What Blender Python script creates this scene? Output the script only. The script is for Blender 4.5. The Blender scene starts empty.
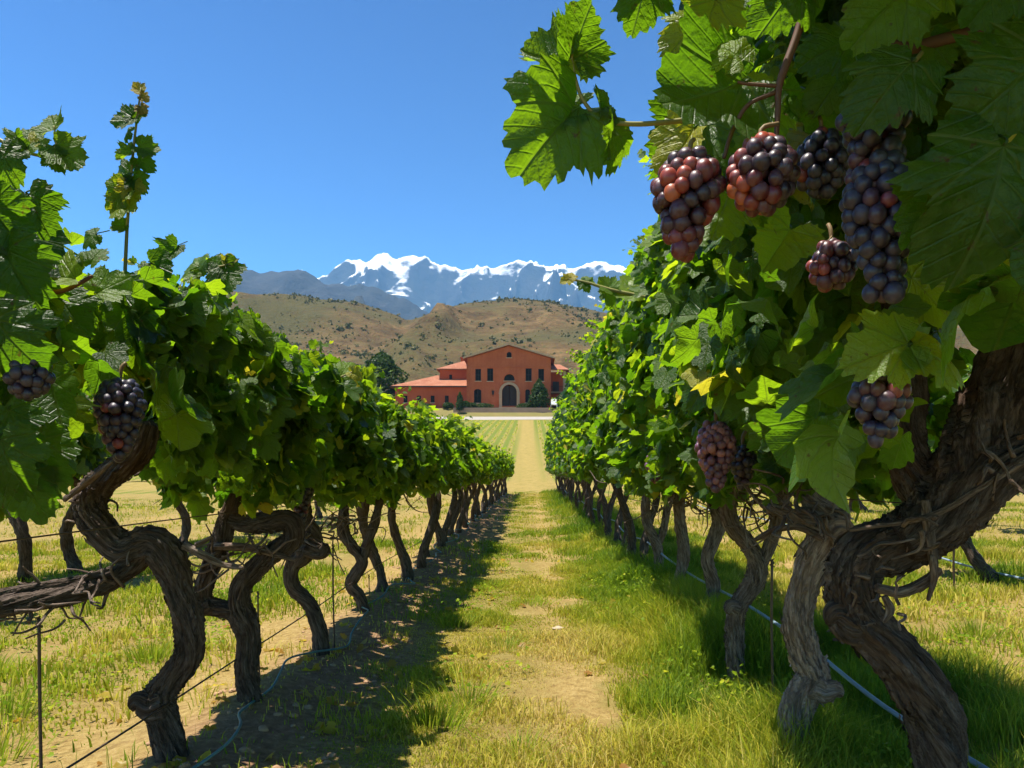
import bpy, bmesh, math, random
import numpy as np
from mathutils import Vector

# ------------------------------------------------------------------ camera, sky, sun, exposure
SC = bpy.context.scene
COL = SC.collection
FPX, VX, VY, EYE = 796.0, 532.0, 470.0, 1.1
cam_d = bpy.data.cameras.new('camera')
cam = bpy.data.objects.new('camera', cam_d)
COL.objects.link(cam)
cam_d.sensor_width = 36.0
cam_d.lens = 36.0 * FPX / 1024.0
cam_d.shift_x = -(VX - 512) / 1024.0
cam_d.shift_y = (VY - 384) / 1024.0
cam_d.clip_start = 0.05
cam_d.clip_end = 40000
cam.location = (0, 0, EYE)
cam.rotation_euler = (math.radians(90), 0, 0)
SC.camera = cam

SUN_EL, SUN_AZ = 75.0, -91.0          # azimuth measured from +Y towards +X
world = bpy.data.worlds.new('World')
SC.world = world
world.use_nodes = True
wn = world.node_tree.nodes
wn.clear()
sky = wn.new('ShaderNodeTexSky')
sky.sky_type = 'NISHITA'
sky.sun_disc = False
sky.sun_elevation = math.radians(SUN_EL)
sky.sun_rotation = math.radians(SUN_AZ)
sky.altitude = 500
sky.air_density = 1.0
sky.dust_density = 0.5
sky.ozone_density = 3.5
bg = wn.new('ShaderNodeBackground')
bg.inputs['Strength'].default_value = 0.055
pre = wn.new('ShaderNodeVectorMath')
pre.operation = 'SCALE'
pre.inputs['Scale'].default_value = 0.2
gam = wn.new('ShaderNodeGamma')
gam.inputs['Gamma'].default_value = 2.7
sat = wn.new('ShaderNodeVectorMath')
sat.operation = 'MULTIPLY'
sat.inputs[1].default_value = (11.6, 11.8, 7.3)
wo = wn.new('ShaderNodeOutputWorld')
world.node_tree.links.new(sky.outputs[0], pre.inputs[0])
world.node_tree.links.new(pre.outputs[0], gam.inputs['Color'])
world.node_tree.links.new(gam.outputs[0], sat.inputs[0])
world.node_tree.links.new(sat.outputs[0], bg.inputs['Color'])
world.node_tree.links.new(bg.outputs[0], wo.inputs['Surface'])

sun_d = bpy.data.lights.new('sun', 'SUN')
sun_d.energy = 4.5
sun_d.angle = math.radians(0.53)
sun_d.color = (1.0, 0.94, 0.83)
sun = bpy.data.objects.new('sun', sun_d)
COL.objects.link(sun)
_el, _az = math.radians(SUN_EL), math.radians(SUN_AZ)
to_sun = Vector((math.sin(_az) * math.cos(_el), math.cos(_az) * math.cos(_el), math.sin(_el)))
sun.rotation_euler = to_sun.to_track_quat('Z', 'Y').to_euler()
sun.location = to_sun * 50

SC.view_settings.view_transform = 'Standard'
SC.view_settings.look = 'None'
SC.view_settings.exposure = 1.45
SC.view_settings.gamma = 1.0
SC.render.engine = 'CYCLES'
cy = SC.cycles
cy.max_bounces = 5
cy.diffuse_bounces = 2
cy.glossy_bounces = 2
cy.transmission_bounces = 3
cy.volume_bounces = 0
cy.transparent_max_bounces = 6
cy.use_denoising = True
cy.use_adaptive_sampling = True
cy.adaptive_threshold = 0.02
cy.caustics_reflective = False
cy.caustics_refractive = False

rng = np.random.default_rng(7)
random.seed(7)
PI = math.pi


def P(px, py, d):
    """where a sight line of the photograph stands at distance d along the rows"""
    return np.array([(px - VX) * d / FPX, d, EYE + (VY - py) * d / FPX])


# ------------------------------------------------------------------ noise
def _hash(ix, iy, iz, seed):
    h = (ix.astype(np.int64) * 374761393 + iy.astype(np.int64) * 668265263 + iz.astype(np.int64) * 1274126177 + seed * 974634777) & 0xffffffff
    h = ((h ^ (h >> 13)) * 1274126177) & 0xffffffff
    h = ((h ^ (h >> 16)) * 2246822519) & 0xffffffff
    return ((h ^ (h >> 15)) & 0xffffff) / float(0xffffff)


def vnoise(x, y, z=0.0, seed=0):
    x, y, z = np.broadcast_arrays(np.asarray(x, float), np.asarray(y, float), np.asarray(z, float))
    ix, iy, iz = np.floor(x), np.floor(y), np.floor(z)
    fx, fy, fz = x - ix, y - iy, z - iz
    fx, fy, fz = [f * f * f * (f * (f * 6 - 15) + 10) for f in (fx, fy, fz)]
    r = 0
    for a in (0, 1):
        for b in (0, 1):
            for c in (0, 1):
                w = (fx if a else 1 - fx) * (fy if b else 1 - fy) * (fz if c else 1 - fz)
                r = r + w * _hash(ix + a, iy + b, iz + c, seed)
    return r * 2 - 1


def fbm(x, y, z=0.0, oct=4, seed=0, gain=0.5):
    r, a, f = 0, 1.0, 1.0
    for k in range(oct):
        r = r + a * vnoise(np.asarray(x) * f, np.asarray(y) * f, np.asarray(z) * f, seed + k)
        a *= gain
        f *= 2.03
    return r


def ridged(x, y, oct=5, seed=0):
    r, a, f, w = 0, 1.0, 1.0, 1.0
    for k in range(oct):
        n = 1 - np.abs(vnoise(x * f, y * f, 0, seed + k))
        n = n * n * w
        w = np.clip(n * 1.6, 0, 1)
        r = r + a * n
        a *= 0.5
        f *= 2.07
    return r


def sstep(a, b, x):
    t = np.clip((np.asarray(x, float) - a) / (b - a), 0, 1)
    return t * t * (3 - 2 * t)


# ------------------------------------------------------------------ object helpers
def fastmesh(name, V, F, mat, parent=None, attr=None, smooth=True, loc=(0, 0, 0)):
    V = np.ascontiguousarray(V, dtype=np.float32)
    F = np.ascontiguousarray(F, dtype=np.int32)
    k = F.shape[1]
    me = bpy.data.meshes.new(name)
    me.vertices.add(len(V))
    me.vertices.foreach_set('co', V.ravel())
    me.loops.add(F.size)
    me.loops.foreach_set('vertex_index', F.ravel())
    me.polygons.add(len(F))
    me.polygons.foreach_set('loop_start', np.arange(0, F.size, k, dtype=np.int32))
    me.polygons.foreach_set('use_smooth', np.full(len(F), smooth, dtype=bool))
    if attr is not None:
        a = me.attributes.new('luv', 'FLOAT_VECTOR', 'POINT')
        a.data.foreach_set('vector', np.ascontiguousarray(attr, dtype=np.float32).ravel())
    me.update(calc_edges=True)
    if mat is not None:
        me.materials.append(mat)
    o = bpy.data.objects.new(name, me)
    COL.objects.link(o)
    o.location = loc
    if parent is not None:
        o.parent = parent
    return o


def bmobj(name, bm, mat, parent=None, loc=(0, 0, 0), smooth=False):
    bmesh.ops.recalc_face_normals(bm, faces=bm.faces)
    me = bpy.data.meshes.new(name)
    bm.to_mesh(me)
    bm.free()
    if smooth:
        me.polygons.foreach_set('use_smooth', [True] * len(me.polygons))
    me.materials.append(mat)
    o = bpy.data.objects.new(name, me)
    COL.objects.link(o)
    o.location = loc
    if parent is not None:
        o.parent = parent
    return o


def tag(o, label, cat, group=None):
    o['label'] = label
    o['category'] = cat
    if group:
        o['group'] = group
    return o


def thing(name, label, cat, loc=(0, 0, 0), group=None):
    o = bpy.data.objects.new(name, None)
    o.empty_display_size = 0.1
    COL.objects.link(o)
    o.location = loc
    return tag(o, label, cat, group)


def kind(o, k):
    o['kind'] = k
    return o


class Geo:
    """collects vertices, triangles and the luv attribute"""
    def __init__(self):
        self.V, self.F, self.A, self.n = [], [], [], 0

    def add(self, V, F, A=None):
        self.V.append(np.asarray(V, float))
        self.F.append(np.asarray(F, int) + self.n)
        self.A.append(np.zeros((len(V), 3)) if A is None else np.asarray(A, float))
        self.n += len(V)

    def build(self, name, mat, parent=None, origin=(0, 0, 0), smooth=True):
        V = np.concatenate(self.V) - np.asarray(origin)
        loc = (0, 0, 0) if parent is not None else origin
        return fastmesh(name, V, np.concatenate(self.F), mat, parent, np.concatenate(self.A), smooth, loc)


# ------------------------------------------------------------------ material helpers
def mat_new(name):
    m = bpy.data.materials.new(name)
    m.use_nodes = True
    nt = m.node_tree
    nt.nodes.clear()
    return m, nt


def N(nt, t, **kw):
    n = nt.nodes.new(t)
    for k, v in kw.items():
        if k.startswith('i_'):
            key = k[2:]
            n.inputs[int(key) if key.isdigit() else key].default_value = v
        else:
            setattr(n, k, v)
    return n


def L(nt, a, b):
    nt.links.new(a, b)


def M(nt, op, a, b=None, c=None, clamp=False):
    n = nt.nodes.new('ShaderNodeMath')
    n.operation = op
    n.use_clamp = clamp
    for i, v in enumerate((a, b, c)):
        if v is None:
            continue
        if isinstance(v, (int, float)):
            n.inputs[i].default_value = v
        else:
            nt.links.new(v, n.inputs[i])
    return n.outputs[0]


def ramp(nt, fac, stops, interp='LINEAR'):
    n = nt.nodes.new('ShaderNodeValToRGB')
    cr = n.color_ramp
    cr.interpolation = interp
    while len(cr.elements) < len(stops):
        cr.elements.new(0.5)
    for e, (p, c) in zip(cr.elements, stops):
        e.position = p
        c = (c, c, c) if isinstance(c, (int, float)) else c
        e.color = (c[0], c[1], c[2], 1)
    nt.links.new(fac, n.inputs[0])
    return n.outputs[0]


def mix(nt, fac, a, b, mode='MIX'):
    n = nt.nodes.new('ShaderNodeMix')
    n.data_type = 'RGBA'
    n.blend_type = mode
    for s, v in ((n.inputs[0], fac), (n.inputs[6], a), (n.inputs[7], b)):
        if isinstance(v, (int, float)):
            s.default_value = v
        elif isinstance(v, tuple):
            s.default_value = (v[0], v[1], v[2], 1)
        else:
            nt.links.new(v, s)
    return n.outputs[2]


def noise(nt, vec, scale, detail=4, rough=0.55, dist=0.0):
    n = N(nt, 'ShaderNodeTexNoise', i_Scale=scale, i_Detail=detail, i_Roughness=rough, i_Distortion=dist)
    if vec is not None:
        L(nt, vec, n.inputs['Vector'])
    return n.outputs['Fac']


def bump(nt, h, strength=0.3, dist=0.02, normal=None):
    n = N(nt, 'ShaderNodeBump', i_Strength=strength, i_Distance=dist)
    L(nt, h, n.inputs['Height'])
    if normal is not None:
        L(nt, normal, n.inputs['Normal'])
    return n.outputs[0]


def finish(nt, color, rough=0.8, normal=None, spec=0.3, metallic=0.0):
    b = N(nt, 'ShaderNodeBsdfPrincipled')
    for key, v in (('Base Color', color), ('Roughness', rough), ('Specular IOR Level', spec), ('Metallic', metallic)):
        if isinstance(v, tuple):
            b.inputs[key].default_value = (v[0], v[1], v[2], 1)
        elif isinstance(v, (int, float)):
            b.inputs[key].default_value = v
        else:
            L(nt, v, b.inputs[key])
    if normal is not None:
        L(nt, normal, b.inputs['Normal'])
    o = N(nt, 'ShaderNodeOutputMaterial')
    L(nt, b.outputs[0], o.inputs[0])
    return b


def objcoord(nt):
    return N(nt, 'ShaderNodeTexCoord').outputs['Object']


def attr_xyz(nt):
    a = N(nt, 'ShaderNodeAttribute', attribute_name='luv')
    s = N(nt, 'ShaderNodeSeparateXYZ')
    L(nt, a.outputs['Vector'], s.inputs[0])
    return a.outputs['Vector'], s.outputs[0], s.outputs[1], s.outputs[2]


def leaf_material(name, stops, tstops, veins=True, tfac=0.46):
    m, nt = mat_new(name)
    vec, u, v, r = attr_xyz(nt)
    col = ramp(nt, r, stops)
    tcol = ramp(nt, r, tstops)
    if veins:
        au = M(nt, 'ABSOLUTE', u)
        best = au
        for th, wd in ((0.0, 1.0), (0.72, 1.0), (1.5, 1.0)):
            # distance from the ray leaving the petiole at angle th from the tip
            dperp = M(nt, 'ABSOLUTE', M(nt, 'SUBTRACT', M(nt, 'MULTIPLY', au, math.cos(th)), M(nt, 'MULTIPLY', v, math.sin(th))))
            along = M(nt, 'ADD', M(nt, 'MULTIPLY', au, math.sin(th)), M(nt, 'MULTIPLY', v, math.cos(th)))
            back = M(nt, 'MULTIPLY', M(nt, 'LESS_THAN', along, 0.0), 9.0)
            dd = M(nt, 'ADD', dperp, back)
            best = dd if th == 0.0 else M(nt, 'MINIMUM', best, dd)
        side = M(nt, 'ABSOLUTE', M(nt, 'SUBTRACT', M(nt, 'FRACT', M(nt, 'MULTIPLY', M(nt, 'SUBTRACT', v, M(nt, 'MULTIPLY', au, 0.75)), 6.5)), 0.5))
        vein = M(nt, 'SUBTRACT', 1.0, M(nt, 'DIVIDE', best, 0.026), clamp=True)
        vein2 = M(nt, 'MULTIPLY', M(nt, 'SUBTRACT', 1.0, M(nt, 'DIVIDE', side, 0.10), clamp=True), 0.32)
        vn = M(nt, 'MAXIMUM', vein, vein2)
        col = mix(nt, M(nt, 'MULTIPLY', vn, 0.28), col, (0.18, 0.24, 0.05))
        tcol = mix(nt, M(nt, 'MULTIPLY', vn, 0.35), tcol, (0.16, 0.22, 0.03))
        mott = noise(nt, vec, 9.0, 3)
        col = mix(nt, M(nt, 'MULTIPLY', M(nt, 'SUBTRACT', mott, 0.45, clamp=True), 1.5), col, (0.085, 0.125, 0.03))
        spots = M(nt, 'MULTIPLY', M(nt, 'SUBTRACT', noise(nt, objcoord(nt), 55.0, 3, 0.6), 0.66, clamp=True), 14.0, clamp=True)
        col = mix(nt, M(nt, 'MULTIPLY', spots, 0.8), col, (0.10, 0.055, 0.02))
        tcol = mix(nt, M(nt, 'MULTIPLY', spots, 0.8), tcol, (0.12, 0.06, 0.01))
        h = M(nt, 'ADD', M(nt, 'MULTIPLY', vn, -0.7), noise(nt, vec, 11.0, 3))
        nrm = bump(nt, h, 0.55, 0.008)
    else:
        nrm = None
    geo = N(nt, 'ShaderNodeNewGeometry')
    pale = mix(nt, 0.30, col, (0.13, 0.18, 0.06))
    col = mix(nt, geo.outputs['Backfacing'], col, pale)
    b = N(nt, 'ShaderNodeBsdfPrincipled')
    b.inputs['Roughness'].default_value = 0.42
    b.inputs['Specular IOR Level'].default_value = 0.26 if (veins or 'vine' in name) else 0.06
    L(nt, col, b.inputs['Base Color'])
    t = N(nt, 'ShaderNodeBsdfTranslucent')
    L(nt, tcol, t.inputs['Color'])
    if nrm is not None:
        L(nt, nrm, b.inputs['Normal'])
        L(nt, nrm, t.inputs['Normal'])
    ms = N(nt, 'ShaderNodeMixShader', i_0=tfac)
    L(nt, b.outputs[0], ms.inputs[1])
    L(nt, t.outputs[0], ms.inputs[2])
    o = N(nt, 'ShaderNodeOutputMaterial')
    L(nt, ms.outputs[0], o.inputs[0])
    return m


MT = {}
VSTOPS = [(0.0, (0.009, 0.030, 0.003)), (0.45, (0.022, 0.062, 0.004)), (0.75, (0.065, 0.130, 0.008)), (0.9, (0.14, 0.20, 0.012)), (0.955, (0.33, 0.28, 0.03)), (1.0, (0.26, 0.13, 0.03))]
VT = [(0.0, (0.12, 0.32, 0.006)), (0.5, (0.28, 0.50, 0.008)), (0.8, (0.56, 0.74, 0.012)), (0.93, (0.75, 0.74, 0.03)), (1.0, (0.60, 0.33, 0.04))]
MT['leaf'] = leaf_material('vine_leaf', VSTOPS, VT)
MT['leaf_far'] = leaf_material('vine_leaf_far', VSTOPS, VT, veins=False)
MT['tree_leaf'] = leaf_material('tree_leaf', [(0, (0.014, 0.030, 0.006)), (1, (0.040, 0.068, 0.012))], [(0, (0.05, 0.1, 0.01)), (1, (0.1, 0.17, 0.02))], veins=False, tfac=0.25)
MT['scrub'] = leaf_material('scrub_leaf', [(0, (0.06, 0.06, 0.02)), (1, (0.15, 0.13, 0.05))], [(0, (0.07, 0.09, 0.02)), (1, (0.14, 0.15, 0.04))], veins=False, tfac=0.2)
GST = [(0.0, (0.06, 0.13, 0.008)), (0.35, (0.18, 0.26, 0.012)), (0.6, (0.40, 0.39, 0.02)), (0.8, (0.62, 0.51, 0.075)), (1.0, (0.74, 0.57, 0.18))]
MT['grass'] = leaf_material('grass_blade', GST, [(0.0, (0.16, 0.30, 0.01)), (0.4, (0.32, 0.42, 0.02)), (0.7, (0.48, 0.44, 0.05)), (1.0, (0.6, 0.46, 0.15))], veins=False, tfac=0.4)


def bark_material(name='vine_bark', k=1.0, g=0.0):
    m, nt = mat_new(name)
    vec, _, _, _ = attr_xyz(nt)
    oc = objcoord(nt)
    n1 = noise(nt, vec, 70.0, 5, 0.65, 0.6)
    n2 = noise(nt, vec, 210.0, 4, 0.6, 0.3)
    n3 = noise(nt, oc, 7.0, 3)
    f = M(nt, 'ADD', M(nt, 'MULTIPLY', n1, 0.65), M(nt, 'MULTIPLY', n2, 0.35))
    c = ramp(nt, f, [(0.33, (0.028, 0.018, 0.013)), (0.45, (0.10, 0.072, 0.055)), (0.56, (0.22, 0.165, 0.135)), (0.72, (0.40, 0.32, 0.27))])
    c = mix(nt, M(nt, 'MULTIPLY', M(nt, 'SUBTRACT', n3, 0.48, clamp=True), 2.0), c, (0.15, 0.075, 0.04), 'MIX')
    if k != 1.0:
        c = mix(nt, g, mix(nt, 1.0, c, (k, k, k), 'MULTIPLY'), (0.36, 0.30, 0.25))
    h = M(nt, 'ADD', M(nt, 'MULTIPLY', n1, 1.0), M(nt, 'MULTIPLY', n2, 0.5))
    finish(nt, c, 0.9, bump(nt, h, 1.0, 0.016), 0.15)
    return m


MT['bark'] = bark_material()
MT['bark_pale'] = bark_material('pale_sunlit_bark', 1.4, 0.10)  # paler grey copy, with sunlight that misses this trunk put into its colour
MT['bark_dark'] = bark_material('dark_shaded_bark', 0.50, 0.0)  # same bark darkened, the shade under the canopy put into its colour


def simple(name, col, rough=0.7, spec=0.3, metal=0.0, nscale=None, namt=0.25, bmp=0.0):
    m, nt = mat_new(name)
    c, nrm = col, None
    if nscale:
        n = noise(nt, objcoord(nt), nscale, 5)
        c = mix(nt, n, tuple(max(0, k * (1 - namt)) for k in col), tuple(min(1, k * (1 + namt)) for k in col))
        if bmp:
            nrm = bump(nt, n, bmp, 0.02)
    finish(nt, c, rough, nrm, spec, metal)
    return m


MT['cane'] = simple('cane', (0.10, 0.045, 0.022), 0.6, 0.3, 0, 30, 0.4)
MT['shoot'] = simple('green_shoot', (0.22, 0.20, 0.05), 0.5, 0.35, 0, 20, 0.4)
MT['stalk'] = simple('bunch_stalk', (0.16, 0.10, 0.04), 0.6, 0.3, 0, 40, 0.3)


def grape_material(name, stops, bloom=0.7, sss=0.35):
    m, nt = mat_new(name)
    vec, r, q, _ = attr_xyz(nt)
    c = ramp(nt, r, stops)
    oc = objcoord(nt)
    bl = M(nt, 'MULTIPLY', M(nt, 'SUBTRACT', noise(nt, oc, 90.0, 4, 0.65), 0.40, clamp=True), 1.5, clamp=True)
    c = mix(nt, M(nt, 'MULTIPLY', bl, bloom), c, (0.14, 0.13, 0.19))
    rg = M(nt, 'ADD', M(nt, 'MULTIPLY', bl, 0.5), 0.34)
    b = finish(nt, c, rg, None, 0.45)
    b.inputs['Subsurface Weight'].default_value = sss
    b.inputs['Subsurface Radius'].default_value = (1.0, 0.25, 0.15)
    b.inputs['Subsurface Scale'].default_value = 0.006
    return m


MT['grape_red'] = grape_material('red_grape', [(0, (0.018, 0.007, 0.012)), (0.4, (0.045, 0.010, 0.014)), (0.65, (0.12, 0.016, 0.014)), (0.85, (0.25, 0.036, 0.018)), (1.0, (0.40, 0.10, 0.03))], 0.6, 0.25)
MT['grape_dark'] = grape_material('dark_grape', [(0, (0.014, 0.012, 0.024)), (0.7, (0.026, 0.019, 0.034)), (0.97, (0.06, 0.02, 0.03)), (1.0, (0.16, 0.03, 0.03))], 0.42, 0.1)
MT['grape_purple'] = grape_material('purple_grape', [(0, (0.06, 0.025, 0.05)), (0.6, (0.15, 0.055, 0.085)), (1.0, (0.33, 0.13, 0.13))])

# ------------------------------------------------------------------ ground
ROWS = [-8.0, -4.65, -1.2, 1.13, 4.35, 8.4, 11.8]


def H(x, y):
    x = np.asarray(x, float)
    y = np.asarray(y, float)
    z = 0.035 * vnoise(x * 0.9, y * 0.9, 0, 3) + 0.018 * vnoise(x * 3.1, y * 3.1, 0, 4)
    for r in ROWS:
        z = z + 0.07 * np.exp(-((x - r) / 0.32) ** 2) * sstep(40, 34, y)
    z = z * sstep(60, 30, y)
    up = np.interp(y, [37, 41, 60, 100, 134, 138, 144, 145.3, 146, 149, 9000], [0, 0.12, 1.5, 5.7, 9.4, 9.75, 10.75, 10.95, 12.3, 12.72, 12.72])
    return z + up


def nonuni(a, b, fine, dense0, dense1, grow=1.13):
    pts = list(np.arange(dense0, dense1 + 1e-6, fine))
    s = fine
    while pts[-1] < b:
        s *= grow
        pts.append(min(b, pts[-1] + s))
    lo, s = [], fine
    cur = dense0
    while cur > a:
        s *= grow
        cur = max(a, cur - s)
        lo.append(cur)
    return np.array(lo[::-1] + pts)


def grid(xs, ys, zf):
    X, Y = np.meshgrid(xs, ys)
    V = np.stack([X.ravel(), Y.ravel(), zf(X, Y).ravel()], 1)
    nx, ny = len(xs), len(ys)
    i = (np.arange(ny - 1)[:, None] * nx + np.arange(nx - 1)[None, :]).ravel()
    return V, np.stack([i, i + 1, i + nx + 1, i + nx], 1)


def ground_material():
    m, nt = mat_new('vineyard_ground')
    oc = objcoord(nt)
    s = N(nt, 'ShaderNodeSeparateXYZ')
    L(nt, oc, s.inputs[0])
    X, Y = s.outputs[0], s.outputs[1]
    big = noise(nt, oc, 0.55, 4)
    med = noise(nt, oc, 2.6, 5, 0.6)
    fine = noise(nt, oc, 24.0, 6, 0.7)
    Xw = M(nt, 'ADD', X, M(nt, 'MULTIPLY', M(nt, 'SUBTRACT', med, 0.5), 0.9))
    t = M(nt, 'DIVIDE', M(nt, 'ADD', Xw, 12.0), 24.0)

    def b(x):
        return (x + 12) / 24
    grassy = ramp(nt, t, [(b(-8.8), 0.75), (b(-8.0), 0.45), (b(-6.6), 0.75), (b(-4.7), 0.5), (b(-3.6), 0.95), (b(-2.9), 0.35), (b(-2.45), 0.8), (b(-1.95), 0.35), (b(-1.3), 0.05), (b(-0.75), 0.15), (b(-0.45), 0.85),
                          (b(-0.1), 0.8), (b(0.10), 0.5), (b(0.22), 0.28), (b(0.42), 0.85), (b(1.1), 0.95), (b(1.6), 0.8), (b(2.4), 0.7), (b(3.0), 0.4), (b(3.5), 0.75), (b(5), 0.6), (b(9), 0.75)])
    g = M(nt, 'ADD', M(nt, 'MULTIPLY', grassy, 0.85), M(nt, 'MULTIPLY', M(nt, 'SUBTRACT', big, 0.5), 0.9))
    g = M(nt, 'ADD', g, M(nt, 'MULTIPLY', M(nt, 'SUBTRACT', med, 0.5), 1.7))
    g = M(nt, 'ADD', g, M(nt, 'MULTIPLY', M(nt, 'SUBTRACT', fine, 0.5), 1.1))
    g = M(nt, 'MULTIPLY', M(nt, 'SUBTRACT', g, 0.28), 2.2, clamp=True)
    dirt = ramp(nt, fine, [(0.25, (0.16, 0.10, 0.035)), (0.5, (0.31, 0.215, 0.075)), (0.75, (0.47, 0.345, 0.145))])
    redd = ramp(nt, fine, [(0.25, (0.13, 0.07, 0.04)), (0.55, (0.28, 0.16, 0.09)), (0.8, (0.42, 0.27, 0.17))])
    rowm = M(nt, 'SUBTRACT', 1.0, M(nt, 'DIVIDE', M(nt, 'ABSOLUTE', M(nt, 'ADD', Xw, 1.05)), 0.5), clamp=True)
    dirt = mix(nt, rowm, dirt, redd)
    gcol = ramp(nt, M(nt, 'ADD', M(nt, 'MULTIPLY', med, 0.6), M(nt, 'MULTIPLY', fine, 0.4)), [(0.3, (0.09, 0.085, 0.018)), (0.5, (0.21, 0.165, 0.045)), (0.7, (0.38, 0.285, 0.11))])
    near = mix(nt, g, dirt, gcol)
    # the sown slope below the winery: green lines with tan soil between, a tan track up the middle
    jit = M(nt, 'MULTIPLY', M(nt, 'SUBTRACT', big, 0.5), 0.5)
    line = M(nt, 'ABSOLUTE', M(nt, 'SUBTRACT', M(nt, 'FRACT', M(nt, 'DIVIDE', M(nt, 'ADD', X, M(nt, 'MULTIPLY', jit, 0.5)), 1.05)), 0.5))
    lines = M(nt, 'MULTIPLY', M(nt, 'SUBTRACT', line, M(nt, 'MULTIPLY', med, 0.36)), 6.0, clamp=True)
    fdirt = mix(nt, med, (0.255, 0.19, 0.06), (0.21, 0.175, 0.05))
    fgreen = mix(nt, med, (0.085, 0.125, 0.015), (0.15, 0.165, 0.028))
    field = mix(nt, lines, fgreen, fdirt)
    off = M(nt, 'ABSOLUTE', M(nt, 'ADD', X, M(nt, 'ADD', 0.0, M(nt, 'MULTIPLY', M(nt, 'SUBTRACT', Y, 40.0), 0.011))))
    trk = M(nt, 'MULTIPLY', M(nt, 'SUBTRACT', 2.1, M(nt, 'ADD', off, M(nt, 'MULTIPLY', med, 1.2))), 1.0, clamp=True)
    tcol = ramp(nt, med, [(0.3, (0.20, 0.16, 0.04)), (0.7, (0.31, 0.225, 0.075))])
    field = mix(nt, M(nt, 'MULTIPLY', trk, 1.0, clamp=True), field, tcol)
    headl = M(nt, 'SUBTRACT', 1.0, M(nt, 'DIVIDE', M(nt, 'ABSOLUTE', M(nt, 'SUBTRACT', Y, 42.5)), 4.5), clamp=True)
    field = mix(nt, M(nt, 'MULTIPLY', headl, 1.6, clamp=True), field, tcol)
    sel = M(nt, 'MULTIPLY', M(nt, 'SUBTRACT', M(nt, 'ADD', Y, M(nt, 'MULTIPLY', med, 3.0)), 37.5), 0.8, clamp=True)
    c = mix(nt, sel, near, field)
    plain = mix(nt, big, (0.20, 0.15, 0.06), (0.11, 0.115, 0.03))
    c = mix(nt, M(nt, 'MULTIPLY', M(nt, 'SUBTRACT', Y, 136.5), 1.0, clamp=True), c, plain)
    h = M(nt, 'ADD', fine, M(nt, 'MULTIPLY', noise(nt, oc, 90.0, 3), 0.4))
    finish(nt, c, 0.95, bump(nt, h, 0.9, 0.035), 0.1)
    return m


gx = nonuni(-9000, 9000, 0.12, -3.2, 5.0, 1.16)
gy = nonuni(-300, 8600, 0.12, 1.2, 11.0, 1.045)
Vg, Fg = grid(gx, gy, H)
kind(fastmesh('ground', Vg, Fg, ground_material(), smooth=True), 'structure')


# ------------------------------------------------------------------ hills and mountains
def px_profile(pts, d):
    xs = [(a - VX) * d / FPX for a, b in pts]
    zs = [EYE + (VY - b) * d / FPX for a, b in pts]
    return np.array(xs), np.array(zs)


def hills_material():
    m, nt = mat_new('dry_hillside')
    oc = objcoord(nt)
    n1 = noise(nt, oc, 0.012, 5, 0.6)
    n2 = noise(nt, oc, 0.09, 5, 0.7)
    n3 = noise(nt, oc, 0.6, 3, 0.7)
    c = ramp(nt, n2, [(0.3, (0.050, 0.033, 0.013)), (0.5, (0.10, 0.062, 0.024)), (0.7, (0.21, 0.13, 0.055))])
    sp = noise(nt, oc, 0.45, 2, 0.5)
    c = mix(nt, M(nt, 'MULTIPLY', M(nt, 'SUBTRACT', sp, 0.56, clamp=True), 7.0, clamp=True), c, (0.075, 0.07, 0.022))
    green = M(nt, 'MULTIPLY', M(nt, 'SUBTRACT', M(nt, 'ADD', n1, M(nt, 'MULTIPLY', n2, 0.6)), 0.72), 5.0, clamp=True)
    c = mix(nt, M(nt, 'MULTIPLY', green, 0.85), c, mix(nt, n3, (0.034, 0.036, 0.011), (0.085, 0.078, 0.026)))
    # bare tracks cut across the slope
    finish(nt, c, 0.95, bump(nt, M(nt, 'ADD', n2, M(nt, 'MULTIPLY', n3, 0.3)), 0.8, 4.0), 0.1)
    return m


HP1x, HP1z = px_profile([(-700, 330), (0, 325), (150, 318), (200, 311), (255, 305), (320, 304), (370, 309), (405, 321), (440, 340), (490, 358), (560, 372), (700, 390), (2000, 400)], 560)
HP2x, HP2z = px_profile([(-700, 400), (200, 390), (330, 350), (400, 338), (440, 326), (475, 312), (515, 306), (550, 310), (590, 322), (640, 330), (720, 324), (900, 318), (1200, 325), (2000, 330)], 660)


def hillz(x, y):
    def bump_(px, pz, y0, back, seed):
        r = np.interp(x, px, pz) - 12.7
        w = 60 * vnoise(x / 210, 0 * x, 0, seed)
        f = np.where(y < y0, sstep(205 + 0.35 * w, y0, y) ** 0.85, 1 - sstep(y0, y0 + back, y))
        return r * f
    a = bump_(HP1x, HP1z, 560, 260, 5)
    b = bump_(HP2x, HP2z, 660, 420, 9)
    n = ridged(x / 105 + 3.1, y / 150, 5, 21) - 0.9
    z = np.maximum(a, b)
    crest = 1 - sstep(0.72, 0.98, np.maximum(a / np.maximum(np.interp(x, HP1x, HP1z) - 12.7, 1), b / np.maximum(np.interp(x, HP2x, HP2z) - 12.7, 1)))
    z = z + n * (2 + 13 * crest) * sstep(4, 40, z) + fbm(x / 22, y / 22, 0, 3, 40) * 0.9 * sstep(2, 15, z)
    return 11.6 + z


hx = np.linspace(-760, 760, 420)
hy = np.linspace(195, 1090, 240)
Vh, Fh = grid(hx, hy, hillz)
kind(fastmesh('hills', Vh, Fh, hills_material()), 'structure')


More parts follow.
